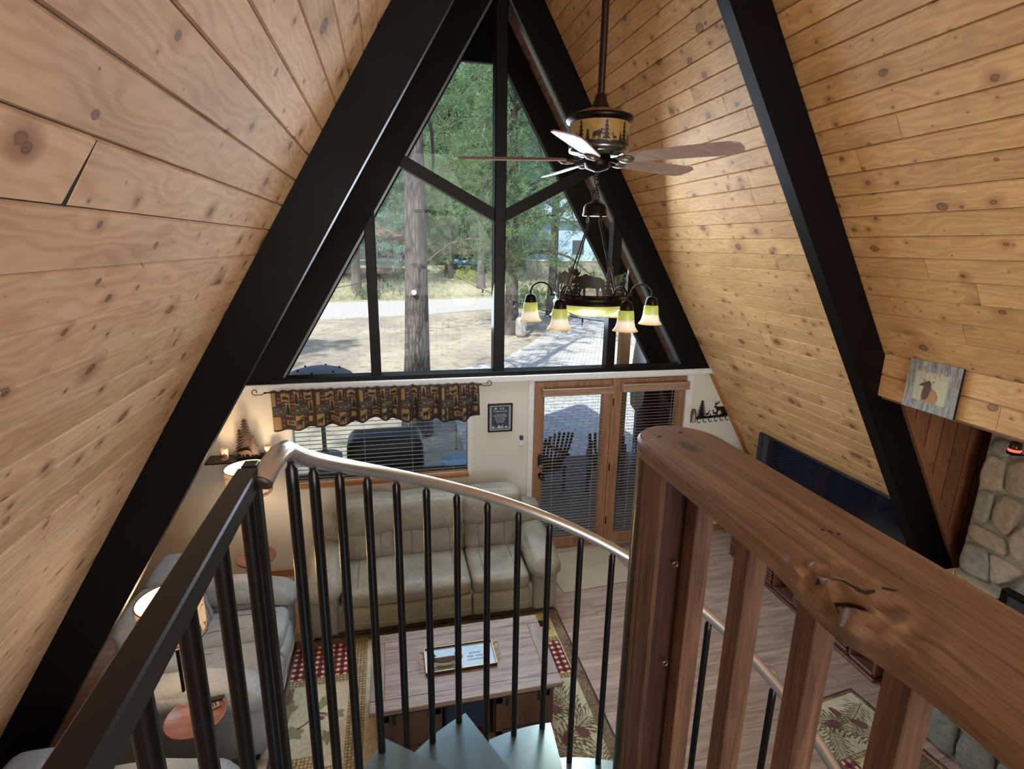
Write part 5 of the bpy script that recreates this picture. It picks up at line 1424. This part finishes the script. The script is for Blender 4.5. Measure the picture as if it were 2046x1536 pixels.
for k in range(5):
    a = math.radians(22 + 72 * k); ca, sa = math.cos(a), math.sin(a)
    MX = Matrix.Translation(FC + Vector((0, 0, 3.972))) @ Matrix.Rotation(a, 4, 'Z') @ Matrix.Rotation(math.radians(-14), 4, 'X')
    mb = MB(); out_ = [(.17, -.045), (.22, -.058), (.62, -.072), (.715, -.070), (.735, -.055), (.752, -.048), (.76, 0), (.752, .048), (.735, .055), (.715, .070), (.62, .072), (.22, .058), (.17, .045)]
    mb.poly(out_, lambda u, v, w: MX @ Vector((u, v, w)), 'blade', .006); bl = mb.build('blade', fan)
    mb = MB(); mb.tube([MX @ Vector(p) for p in ((.055, 0, .012), (.085, 0, -.006), (.11, .006, -.014), (.14, 0, -.006), (.17, 0, -.004))], [.011, .010, .009, .009, .007], 'bronze', 8); mb.build('blade_arm', fan)
    mb = MB(); mb.lathe([(0, -.020), (.026, -.016), (.040, -.006), (.042, 0), (0, .0)], (0, 0, 0), 'cone_metal', 16)
    for i in range(len(mb.v)): x, y, z = mb.v[i]; mb.v[i] = tuple(MX @ Vector((.165 + x * 1.15, y, z - .003)))
    mb.build('pinecone_medallion', fan)
# chandelier -----------------------------------------------------------
ch = thing('chandelier', 'dark bronze moose chandelier with six green-to-white glass shades hanging below the fan', 'chandelier', (0, 2.97, 3.25))
def link(c, r1, r2, rot, th=.0035):
    P = [Vector((r1 * math.cos(a), 0, r2 * math.sin(a))) for a in [2 * PI * k / 14 for k in range(14)]]
    R_ = Matrix.Rotation(rot, 4, 'Z'); return [Vector(c) + R_ @ p for p in P]
zz = 3.905; k = 0
while zz > 3.80:
    MB().tube(link((0, 2.97, zz), .010, .016, (k % 2) * PI / 2), .0032, 'bronze', 6, closed=True).build('chain_link', ch); zz -= .022; k += 1
MB().tube(link((0, 2.97, 3.785), .024, .034, .5), .0045, 'bronze', 8, closed=True).build('hanging_ring', ch)
MB().lathe([(0, 3.775), (.012, 3.765), (.03, 3.755), (.055, 3.745), (.064, 3.73), (.066, 3.70), (.070, 3.692), (.068, 3.684), (0, 3.684)], FC, 'bronze', 32).build('canopy', ch)
for k in range(4):
    a = math.radians(-160 + 90 * k); p0 = FC + Vector((.05 * math.cos(a), .05 * math.sin(a), 3.684)); p1 = FC + Vector((.045 * math.cos(a), .045 * math.sin(a), 3.645)); p2 = FC + Vector((.195 * math.cos(a), .195 * math.sin(a), 3.262))
    MB().tube(link((p0 + p1) / 2, .009, .02, a), .003, 'bronze', 6, closed=True).build('hook_link', ch)
    MB().cyl(p1, p2, .0045, 'bronze', 8).build('hanging_rod', ch)
RR = .205
MB().lathe([(RR - .004, 3.262), (RR + .006, 3.264), (RR + .008, 3.255), (RR, 3.25), (RR, 3.224), (RR + .010, 3.218), (RR + .010, 3.206), (RR - .004, 3.204), (RR - .008, 3.23), (RR - .004, 3.262)], FC, 'bronze', 48).build('ring', ch)
mb = MB(); mb.lathe([(RR - .012, 3.208), (RR - .022, 3.19), (RR - .06, 3.160), (RR - .12, 3.138), (.03, 3.130), (0, 3.129)], FC, 'bowl_glass', 44); mb.build('glass_bowl', ch)
def rm(a0): return lambda u, v, w: (FC.x + (RR + w) * math.cos(a0 + u / RR), FC.y + (RR + w) * math.sin(a0 + u / RR), 3.258 + v)
for k in range(3):
    a = -1.98 + 2 * PI * k / 3
    MB().poly(tr(MOOSE, -.10, .0, .185, False, .145), rm(a), 'bronze_flat', .0025, .03).build('moose_cutout', ch)
for k in range(9):
    a = -1.98 + 2 * PI * (k + .0) / 9 + (.15 if k % 3 == 0 else 0) + .34; h_ = (.16, .12, .15)[k % 3]
    MB().poly(tr(PINE(7, .22, .05), 0, 0, h_), rm(a), 'bronze_flat', .0025, .04).build('pine_cutout', ch)
for k in range(3):
    a = -1.98 + 2 * PI * k / 3 + 1.05
    MB().poly(tr(ELK, -.04, 0, .07, True, .14), rm(a), 'bronze_flat', .0025, .03).build('elk_cutout', ch)
for k in range(6):
    a = math.radians(-138 + 60 * k); e = Vector((math.cos(a), math.sin(a), 0)); c = FC + e * .345
    P = [FC + e * (RR + .003) + Vector((0, 0, 3.245)), FC + e * (RR + .02) + Vector((0, 0, 3.25))]
    for j in range(13):
        t_ = PI - PI * j / 12; P.append(FC + e * (.285 + .060 * math.cos(t_)) + Vector((0, 0, 3.262 + .055 * math.sin(t_))))
    P.append(c + Vector((0, 0, 3.24)))
    arm = MB().tube(P, .0055, 'bronze', 8).build('arm', ch)
    MB().lathe([(.0, .0), (.012, 0), (.010, .008), (0, .01)], P[1] + Vector((0, 0, -.006)), 'bronze', 10).build('arm_boss', arm)
    MB().lathe([(.006, 3.250), (.022, 3.247), (.030, 3.235), (.034, 3.215), (.036, 3.208), (.034, 3.198), (.0, 3.198)], c, 'bronze', 24).build('socket_cup', ch)
    s_ = MB().lathe([(.034, 3.203), (.040, 3.195), (.042, 3.17), (.045, 3.14), (.052, 3.115), (.064, 3.098), (.067, 3.094)], c, 'shade_glass', 28).build('glass_shade', ch)
    MB().lathe([(0, 3.19), (.018, 3.18), (.022, 3.155), (.014, 3.135), (0, 3.13)], c, 'bulb_w', 14).build('bulb', s_)
l = bpy.data.lights.new('chandelier_light', 'POINT'); l.energy = 18; l.color = (1, .88, .7); l.shadow_soft_size = .2
lo = bpy.data.objects.new('chandelier_light', l); COL.objects.link(lo); lo.location = (0, 2.97, 2.80)
l2 = bpy.data.lights.new('bowl_light', 'POINT'); l2.energy = 4; l2.color = (1, .88, .7); l2.shadow_soft_size = .05
lo = bpy.data.objects.new('bowl_light', l2); COL.objects.link(lo); lo.location = (0, 2.97, 3.24)
# ================================================================= OUTDOORS
M['bark'] = None
def bark_mat(name, c1, c2):
    t = NT(name); v = t.coord(); f = t.noise(t.mapv(v, (9, 9, 1.6)), 2.0, 6, .7, .8); vo = t.vor(t.mapv(v, (14, 14, 3.2)), 1.0, 1.0, 'DISTANCE_TO_EDGE')
    t.base(t.mix(t.mr(t.math('ADD', t.math('MULTIPLY', f, .7), t.math('MULTIPLY', vo.outputs['Distance'], .8)), .3, .75), hx(c1), hx(c2))); t.rough(.95)
    t.bump(t.math('ADD', f, vo.outputs['Distance']), .8, .03); return t.m
M['bark'] = bark_mat('grey_pine_bark', '#3a3431', '#7b7068'); M['bark_d'] = bark_mat('dark_pine_bark', '#3a322c', '#6e6257')
def needle_mat(name, c1, c2):
    t = NT(name); v = t.coord(); f = t.noise(v, 1.3, 4, .65); g = t.noise(v, 9, 3, .6)
    t.base(t.mix(t.mr(t.math('ADD', t.math('MULTIPLY', f, .6), t.math('MULTIPLY', g, .4)), .36, .64), hx(c1), hx(c2))); t.rough(.6)
    t.b.inputs['Specular IOR Level'].default_value = .3
    # thin needles let some light through
    ts = t.node('ShaderNodeBsdfTranslucent'); ts.inputs[0].default_value = hx(c2)
    mx = t.node('ShaderNodeMixShader'); mx.inputs[0].default_value = .35
    t.link(t.b.outputs[0], mx.inputs[1]); t.link(ts.outputs[0], mx.inputs[2]); t.link(mx.outputs[0], t.out.inputs[0]); return t.m
M['needle'] = needle_mat('pine_needles', '#2c3f34', '#7e9768'); M['needle_b'] = needle_mat('blue_green_needles', '#34504a', '#83a08c'); M['needle_y'] = needle_mat('yellow_green_leaves', '#7d8a42', '#b9bb66')
def ground_mat():
    t = NT('straw_and_dirt_ground'); v = t.coord(); f = t.noise(v, .35, 5, .6); g = t.noise(v, 3, 5, .7); k = t.noise(v, 25, 3, .7)
    c = t.mix(t.mr(f, .4, .6), hx('#8f8172'), hx('#a89a84')); c = t.mix(t.mr(g, .5, .7), c, hx('#6e6350')); c = t.mix(t.mr(k, .55, .75, 0, .5), c, hx('#c9bea5'))
    s = t.node('ShaderNodeSeparateXYZ'); t.link(v, s.inputs[0])
    far = t.mr(t.math('ADD', s.outputs[1], t.math('MULTIPLY', f, 6)), 42, 47)
    gr = t.mix(t.mr(g, .4, .6), hx('#777957'), hx('#a8a183'))
    t.base(t.mix(far, c, gr)); t.rough(1); t.bump(g, .4, .05); return t.m
M['ground'] = ground_mat()
M['road'] = plain('pale_gravel_road', '#aaa39c', .95, var=.14, scale=6)
def paver_mat():
    t = NT('grey_pavers'); v = t.coord(); b = t.node('ShaderNodeTexBrick'); t.link(t.mapv(v, rot=(0, 0, .4)), b.inputs['Vector']); b.inputs['Scale'].default_value = 1.0
    b.inputs['Brick Width'].default_value = .3; b.inputs['Row Height'].default_value = .2; b.inputs['Mortar Size'].default_value = .012
    b.inputs['Color1'].default_value = hx('#a8a19a'); b.inputs['Color2'].default_value = hx('#bbb4ad'); b.inputs['Mortar'].default_value = hx('#847d76')
    t.base(b.outputs['Color']); t.rough(.95); return t.m
M['paver'] = paver_mat(); M['deck'] = wood('grey_deck_boards', '#4c4742', '#6b645d', 0, 1, .8).m
GZ = -.6
def gh(x, y):
    h = max(0, y - 44); return GZ + .085 * h - .0004 * h * h + (mnoise.noise(Vector((x * .12, y * .12, 0))) * .25 if y > 43 else mnoise.noise(Vector((x * .3, y * .3, 0))) * .03)
mb = MB(); vs = []; fs = []; nx, ny = 70, 80
for j in range(ny + 1):
    for i in range(nx + 1):
        y = 5.75 + (j / ny) ** 1.5 * 110; x = -55 + 120 * i / nx; vs.append((x, y, gh(x, y)))
for j in range(ny):
    for i in range(nx): a = j * (nx + 1) + i; fs.append((a, a + 1, a + nx + 2, a + nx + 1))
mb.add(vs, fs, 'ground', True); struct('ground', mb)
def sheet(name, pts, mat, z=.05):
    mb = MB(); n = len(pts); mb.add([(x, y, GZ + z) for x, y in pts] + [(x, y, GZ - .05) for x, y in pts], [tuple(range(n))] + [(i, (i + 1) % n, (i + 1) % n + n, i + n) for i in range(n)], mat); return struct(name, mb)
sheet('road', [(-40, 31.5), (-3.5, 31.5), (1.5, 33), (6, 35.5), (12, 39), (60, 44), (60, 50), (20, 46), (8, 43), (0, 41), (-4, 40), (-40, 40)], 'road', .06)
sheet('driveway', [(.4, 16.0), (.5, 17.3), (2.7, 18.8), (4.7, 22.1), (6.8, 26.1), (9.5, 30), (14, 38), (24, 40), (22, 30), (16, 16), (12, 8.6), (0.2, 8.6)], 'paver', .08)
mb = MB(); k = 0; x = -4.5
while x < 5.5:
    mb.bbox((x, 5.74, -.10), (x + .135, 8.5, -.065), 'deck', .004); x += .14
struct('porch_floor', mb)
mb = MB(); struct('porch_floor_edge', mb.box((-4.5, 8.5, -.6), (5.6, 8.54, -.07), 'deck'))

nr = np.random.default_rng(11)
def needles(centers, name, parent, mat, n=12, L=.32, w=.016, up=.3, kind='stuff'):
    C_ = np.repeat(np.asarray(centers, float), n, axis=0); m = len(C_)
    d = nr.normal(size=(m, 3)); d[:, 2] += up; d /= np.linalg.norm(d, axis=1)[:, None]
    s = np.cross(d, nr.normal(size=(m, 3))); s /= np.linalg.norm(s, axis=1)[:, None]
    ln = L * nr.uniform(.5, 1.1, m)[:, None]; C0 = C_ + nr.normal(size=(m, 3)) * L * .22
    V = np.empty((m * 3, 3)); V[0::3] = C0 + s * w; V[1::3] = C0 - s * w; V[2::3] = C0 + d * ln
    me = bpy.data.meshes.new(name); me.vertices.add(m * 3); me.vertices.foreach_set('co', V.ravel().astype(np.float32))
    me.loops.add(m * 3); me.loops.foreach_set('vertex_index', np.arange(m * 3, dtype=np.int32))
    me.polygons.add(m); me.polygons.foreach_set('loop_start', np.arange(0, m * 3, 3, dtype=np.int32)); me.polygons.foreach_set('loop_total', np.full(m, 3, dtype=np.int32))
    me.materials.append(M[mat]); me.update(calc_edges=True); me.validate()
    o = bpy.data.objects.new(name, me); COL.objects.link(o); o.parent = parent; return o
def pine(label, x, y, h, r, cb, cr, nb, mat='needle', group=None, dens=1.0, bark='bark', lean_=0.0, nn=12, L=.34, w=.016, z=None, name='pine_tree'):
    """trunk height h, crown from cb (height) with radius cr and nb limbs"""
    z = gh(x, y) - .05 if z is None else z
    t = thing(name, label, 'tree', (x, y, z), 0, group)
    mb = MB(); P = []; R = []
    for i in range(9): f = i / 8; P.append((lean_ * f * h + .06 * math.sin(f * 5), .05 * math.sin(f * 4 + 1), h * f)); R.append(r * (1.12 - .1 * min(1, f * 4)) * (1 - .75 * f) if f else r * 1.3)
    mb.tube(P, R, bark, 14); mb.build('trunk', t, local=True)
    mb = MB(); cs = []
    for i in range(nb):
        f = (i + rnd.random()) / nb; zz_ = cb + (h - cb) * f; a = rnd.uniform(0, 2 * PI); ln = cr * (1 - .75 * f) * rnd.uniform(.6, 1.1); dr_ = rnd.uniform(-.35, .25)
        pts = []; lx_ = lean_ * zz_
        for k in range(6):
            q = k / 5; pts.append((lx_ + ln * q * math.cos(a + .25 * q), ln * q * math.sin(a + .25 * q), zz_ + ln * (dr_ * q + .25 * math.sin(q * PI) )))
        mb.tube(pts, [r * .26 * (1 - .8 * q / 5) + .008 for q in range(6)], bark, 5, False)
        m = max(3, int(ln * 11 * dens))
        for k in range(m):
            q = .25 + .8 * rnd.random() ** .7; j = min(4, int(q * 5)); p = Vector(pts[j]).lerp(Vector(pts[j + 1]), min(1, q * 5 - j)); s_ = ln * .16 + .12
            cs.append((p.x + rnd.gauss(0, s_), p.y + rnd.gauss(0, s_), p.z + rnd.gauss(0, s_ * .55)))
    mb.build('branch', t, local=True)
    needles(cs, 'foliage', t, mat, nn, L, w); return t
def tcopy(src, x, y, rz, s, label, group):
    o = dup(src, (x, y, gh(x, y) - .05), rz, label, group); o.scale = (s, s, s); return o
pine('thick grey ponderosa trunk close to the window, rising through the left panes', -.62, 11.6, 15, .275, 6.3, 3.2, 22, 'needle', None, 1.2, 'bark', .006, 16, .26, .009)
bpy.data.objects['pine_tree']['label'] = 'thick grey pine trunk nearest the house, between the small post and the centre post'
pine('dark pine trunk with low sweeping green boughs just beside the centre window post', 4.5, 25, 17, .30, 3.0, 5.2, 60, 'needle', None, 1.7, 'bark_d', -.004, 16, .34, .012)
t5 = pine('pale-trunked pine with ragged boughs behind the chandelier chain', 8.3, 31, 18, .28, 5.0, 4.8, 46, 'needle_b', None, 1.2, 'bark', 0, 14, .36, .013)
t4 = pine('pale slender pine standing on the far bank left of the centre post', 6.9, 48, 20, .32, 5.5, 4.5, 44, 'needle', None, 1.2, 'bark', 0, 12, .5, .03)
t3 = pine('grey pine trunk beyond the road seen through the slim triangular corner pane', -3.6, 46, 19, .35, 3.8, 4.5, 44, 'needle_b', None, 1.2, 'bark', .003, 12, .5, .03)
pine('dark leaning pine behind the parked blue car', 5.0, 56, 20, .4, 3.5, 5.5, 60, 'needle', None, 1.3, 'bark_d', .012, 12, .55, .035)
fa = pine('tall green pine of the forest behind the road', -9, 62, 24, .4, 2.5, 6.5, 80, 'needle', 'forest pines behind the road', 1.2, 'bark_d', 0, 12, .7, .045)
fb = pine('tall bluish pine of the forest behind the road', 2.5, 68, 26, .42, 2.5, 6.5, 80, 'needle_b', 'forest pines behind the road', 1.2, 'bark', 0, 12, .7, .045)
GP = 'forest pines behind the road'
for i, (x, y, s) in enumerate(((-16, 66, 1.0), (-13, 75, 1.1), (-4.5, 72, 1.05), (-1.5, 78, 1.2), (7, 76, 1.1), (10.5, 66, 1.0), (14, 74, 1.1), (18.5, 80, 1.1), (23, 78, 1.15), (28, 76, 1.1), (33, 70, 1.05), (38, 78, 1.1), (5, 88, 1.35), (16, 92, 1.4), (-8, 90, 1.4), (28, 94, 1.4), (-20, 84, 1.2), (44, 84, 1.2), (12, 60, .8), (-7, 56, .7))):
    tcopy(fa if i % 2 else fb, x, y, i * 1.7, s, 'tall green pine of the forest behind the road' if i % 2 else 'tall bluish pine of the forest behind the road', GP)
for (x, y, s, r_) in ((-14, 9, .75, .5), (-17, 17, .85, 2.0), (-8.5, -2, .7, 3.3)):
    tcopy(fa if y > 10 else fb, x, y, r_, s, 'tall pine in the side yard beyond the sloped roof, shading the yard', 'side yard pines')
# bushes
def bush(label, x, y, r, mat, L=.3):
    t = thing('shrub', label, 'shrub', (x, y, gh(x, y)))
    cs = []
    for k in range(int(130 * r)):
        a, b = rnd.uniform(0, 2 * PI), rnd.random(); q = r * rnd.random() ** .4
        cs.append((q * math.cos(a), q * math.sin(a) * .8, r * 1.1 * b * (1 - .5 * (q / r) ** 2)))
    needles(cs, 'foliage', t, mat, 14, L, .022); mb = MB()
    for k in range(7): a = k * .9; mb.tube([(0, 0, 0), (r * .4 * math.cos(a), r * .4 * math.sin(a), r * .8)], [.03, .008], 'bark_d', 5)
    mb.build('stem', t, local=True)
bush('bright yellow-green bush behind the moose chandelier across the driveway', 11.3, 36, 1.9, 'needle_y')
bush('low green bush at the foot of the dark pine by the driveway', 8.2, 36.5, 1.5, 'needle')
bush('small green shrub on the bank below the distant cabin', -2.6, 43, .9, 'needle')
bush('yellowish shrub beside the pale slender pine', 6.2, 52, 1.3, 'needle_y')
bush('sprawling sage bush along the far fence', 16, 47, 1.4, 'needle_y')
# dry grass tufts along the bank
mb = MB(); cs = []
for k in range(2600):
    x = rnd.uniform(-16, 26); y = 42 + rnd.random() ** 1.5 * 14 + max(0, x * .22); cs.append((x, y, gh(x, y) + .05))
M['straw'] = needle_mat('dry_straw_grass', '#9a9278', '#c2baa0')
g_ = needles(cs, 'dry_grass', None, 'straw', 9, .42, .018, 2.2); tag(g_, 'pale dry straw grass growing on the bank behind the road', 'grass', kind='stuff')
# cabins
def siding(name, c): return plain(name, c, .8, var=.08, scale=8)
M['cab_side'] = siding('grey_green_siding', '#8b9188'); M['cab_roof'] = plain('brown_shingle', '#6b5647', .9, var=.2, scale=14); M['cab_brown'] = siding('dark_brown_siding', '#5b4036'); M['cab_blue'] = siding('pale_blue_siding', '#8fa3b8'); M['cab_win'] = plain('dark_window_pane', '#2c3842', .1)
cb = thing('cabin', 'small cabin with brown shingle roof and porch at the edge of the forest', 'house', (-2.2, 54, 1.0), .05)
MB().box((-3.6, 0, 0), (2.4, 5, 3.0), 'cab_side').build('wall', cb, local=True)
mb = MB(); mb.add([(-4, -1.6, 2.9), (2.8, -1.6, 2.9), (2.8, 2.5, 5.4), (-4, 2.5, 5.4), (-4, 6.2, 2.9), (2.8, 6.2, 2.9)], [(0, 1, 2, 3), (3, 2, 5, 4), (0, 3, 4), (1, 5, 2)], 'cab_roof'); mb.build('roof', cb, local=True)
MB().box((-4, -1.7, 2.75), (2.8, -1.55, 2.95), 'cab_brown').build('fascia', cb, local=True)
MB().box((-3.6, -1.5, -.2), (2.4, 0, .25), 'cab_brown').build('porch', cb, local=True)
for x in (-3.4, -.6, 2.2): MB().box((x, -1.45, .2), (x + .12, -1.33, 2.8), 'cab_brown').build('porch_post', cb, local=True)
MB().box((-3.4, -1.42, .95), (2.2, -1.36, 1.05), 'cab_side').build('porch_rail', cb, local=True)
for a, b in ((-2.9, -1.6), (.3, 1.7)): MB().box((a, -.03, 1.2), (b, 0, 2.3), 'cab_win').build('window', cb, local=True)
h2 = thing('house', 'pale blue-grey house half hidden by boughs on the far right of the glazing', 'house', (19.5, 62, 1.0), 0)
h2['label'] = 'pale blue-grey house half hidden by boughs behind the yellow-green bush'
MB().box((-5, 0, 0), (6, 6, 5.5), 'cab_blue').build('wall', h2, local=True)
mb = MB(); mb.add([(-5.6, -.8, 5.3), (6.6, -.8, 5.3), (6.6, 3, 8), (-5.6, 3, 8), (-5.6, 7, 5.3), (6.6, 7, 5.3)], [(0, 1, 2, 3), (3, 2, 5, 4), (0, 3, 4), (1, 5, 2)], 'cab_blue'); mb.build('roof', h2, local=True)
for a in (-3.5, .5, 3.4): MB().box((a, -.04, 1.6), (a + 1.4, 0, 3.2), 'cab_win').build('window', h2, local=True)
h3 = thing('shed', 'low reddish shed with blue-grey roof among the distant trees', 'shed', (6.8, 68, 2.2), 0)
MB().box((-3.5, 0, 0), (4, 4, 2.2), 'cab_red').build('wall', h3, local=True); MB().poly([(-4, -.5), (4.5, -.5), (4.5, 2.6), (-4, 2.6)], lambda u, v, w: (u, v, 2.2 + .5 * (v + .5) + w), 'cab_blue', .1).build('roof', h3, local=True)
fe = thing('fence', 'weathered board fence running in front of the pale blue house', 'fence', (17.5, 54, .2), .06)
mb = MB()
for k in range(70): mb.box((-5 + k * .16, 0, 0), (-5 + k * .16 + .14, .03, 1.9 + .05 * math.sin(k * 1.7)), 'fence_wood')
mb.build('boards', fe, local=True); MB().box((-5, -.05, 1.85), (6.3, .05, 1.98), 'road').build('top_rail', fe, local=True)
car = thing('car', 'light blue and white parked car beyond the bank below the shed', 'car', (7.4, 61, 1.0), .1)
mb = MB(); mb.puff((-2.1, -.8, .35), (2.1, .8, .95), 'car_blue', .3, 8, (.1, .02, .05)); mb.build('body', car, local=True)
mb = MB(); mb.puff((-1.1, -.7, .85), (1.2, .7, 1.45), 'car_glass', .28, 8); mb.build('cabin', car, local=True)
for x in (-1.35, 1.35):
    for y in (-.75, .6): MB().cyl((x, y, .34), (x, y + .18, .34), .34, 'black', 16).build('wheel', car, local=True)
bx_ = thing('utility_box', 'small rounded pale stone post beside the driveway near the dark trunk', 'post', (4.75, 24.2, GZ))
mb = MB(); mb.puff((4.55, 24.0, GZ), (5.05, 24.5, GZ + .95), 'road', .22, 8); mb.build('body', bx_)
# string lights
def catenary(a, b, sag, n=24): a, b = Vector(a), Vector(b); return [a.lerp(b, i / n) - Vector((0, 0, sag * 4 * (i / n) * (1 - i / n))) for i in range(n + 1)]
for (a, b, sg_, lab) in (((-.25, 11.4, 3.15), (2.9, 8.6, 2.25), .25, 'black string light cord with hanging bulbs from the thick trunk to the porch'), ((-.75, 11.4, 3.0), (-6.5, 14, 2.6), .4, 'thin string light cord sagging away behind the thick trunk')):
    sl = thing('string_light', lab, 'string lights', a)
    P = catenary(a, b, sg_); MB().tube(P, .008, 'black', 6).build('cord', sl)
    for i in range(3, 23, 4):
        p = P[i]; q_ = MB().cyl(p, p - Vector((0, 0, .07)), .016, 'black', 8).build('socket', sl)
        MB().lathe([(0, 0), (.022, .02), (.02, .045), (.008, .06), (0, .062)], p - Vector((0, 0, .13)), 'silver', 10).build('bulb', q_)
tb = thing('trunk_tag', 'small round pale tag nailed to the thick pine trunk', 'tag', (-.6, 11.3, 2.55))
MB().cyl((-.62, 11.345, 2.56), (-.62, 11.325, 2.56), .05, 'white', 14).build('disc', tb)
# porch things
ph = thing('patio_heater', 'round grey patio heater hood on a pole outside the lower corner pane', 'patio heater', (-2.08, 7.5, -.07))
MB().lathe([(0, 1.90), (.2, 1.885), (.34, 1.845), (.42, 1.80), (.43, 1.795), (.42, 1.79), (.2, 1.86), (0, 1.87)], (-2.08, 7.5, 0), 'heater_grey', 40).build('hood', ph)
for k in range(6):
    a = k * PI / 3 + .3; MB().cyl((-2.08 + .27 * math.cos(a), 7.5 + .27 * math.sin(a), 1.86), (-2.08 + .27 * math.cos(a), 7.5 + .27 * math.sin(a), 1.885), .014, 'black', 8).build('bolt', ph)
MB().cyl((-2.08, 7.5, -.06), (-2.08, 7.5, 1.8), .03, 'heater_grey', 12).build('pole', ph)
MB().lathe([(0, 0), (.23, 0), (.23, .7), (.05, .75)], (-2.08, 7.5, -.06), 'heater_grey', 24).build('base', ph)
pp = thing('porch_post', 'sunlit orange-brown wooden porch post outside under the right chandelier shades', 'post', (2.52, 7.95, -.07))
pp['label'] = 'sunlit orange-brown wooden porch post outside, behind the chandelier shades'
MB().bbox((2.44, 7.9, -.07), (2.60, 8.04, 2.45), 'post_wood', .006).build('post', pp)
um = thing('patio_umbrella', 'closed off-white patio umbrella standing on the porch by the wooden post', 'umbrella', (2.80, 7.95, -.07))
MB().lathe([(.02, .9), (.10, 1.0), (.13, 1.4), (.10, 1.9), (.06, 2.3), (.02, 2.5)], (2.80, 7.95, 0), 'canvas', 12).build('canopy', um); MB().cyl((2.8, 7.95, -.06), (2.8, 7.95, 2.6), .02, 'white', 10).build('pole', um)
cu = thing('porch_cover', 'dark maroon cloth cover draped over a tall porch chair', 'cover', (3.25, 8.0, -.07))
MB().puff((2.98, 7.8, -.07), (3.55, 8.3, 1.95), 'maroon', .12, 8, (.03, .03, .05), fn=lambda Q, p: Vector((Q.x + .02 * math.sin(Q.z * 3 + Q.x * 20), Q.y + .03 * math.sin(Q.x * 26), Q.z))).build('cloth', cu)
def rt(label, x, y, r, z, mat):
    t = thing('round_table', label, 'table', (x, y, -.065)); MB().lathe([(0, z), (r, z), (r, z - .03), (0, z - .03)], (x, y, 0), mat, 32).build('tabletop', t)
    MB().cyl((x, y, -.06), (x, y, z - .03), .03, 'black', 10).build('pedestal', t); MB().lathe([(0, 0), (.22, 0), (.22, .02), (0, .03)], (x, y, -.064), 'black', 24).build('base', t)
rt('pale blue round porch table seen through the window blind', -.15, 7.0, .36, .62, 'sky_blue')
gr = thing('grill_cover', 'black fabric-covered grill on the porch behind the window blind', 'grill', (-1.2, 7.3, -.065))
MB().puff((-1.75, 7.0, -.065), (-.75, 7.6, .98), 'black', .10, 8, (.02, .02, .04)).build('cover', gr)
def chair(label, x, y, rz):
    t = thing('porch_chair', label, 'chair', (x, y, -.065), rz)
    MB().bbox((-.28, -.28, .38), (.28, .28, .42), 'chair_brown', .01).build('seat', t, local=True)
    mb = MB()
    for k in range(7): a = -.6 + .2 * k; mb.tube([(.26 * math.sin(a) * .9, .26, .42), (.40 * math.sin(a), .36, .75), (.42 * math.sin(a), .42, 1.05 - .1 * abs(a))], .022, 'chair_brown', 6)
    mb.build('back_slats', t, local=True)['kind'] = 'stuff'
    for sx in (-.25, .25):
        for sy in (-.25, .25): MB().cyl((sx, sy, 0), (sx, sy, .4), .02, 'chair_brown', 8).build('leg', t, local=True)
        MB().bbox((sx - .04, -.3, .60), (sx + .04, .32, .63), 'chair_brown', .006).build('armrest', t, local=True)
chair('dark fan-back porch chair behind the glazed door with the knob', 1.0, 7.3, 3.5)
chair('dark fan-back porch chair behind the second glazed door', 2.0, 7.2, 2.7)
bpy.data.objects['porch_chair.001']['label'] = 'dark fan-back porch chair behind the door next to the coat rack'
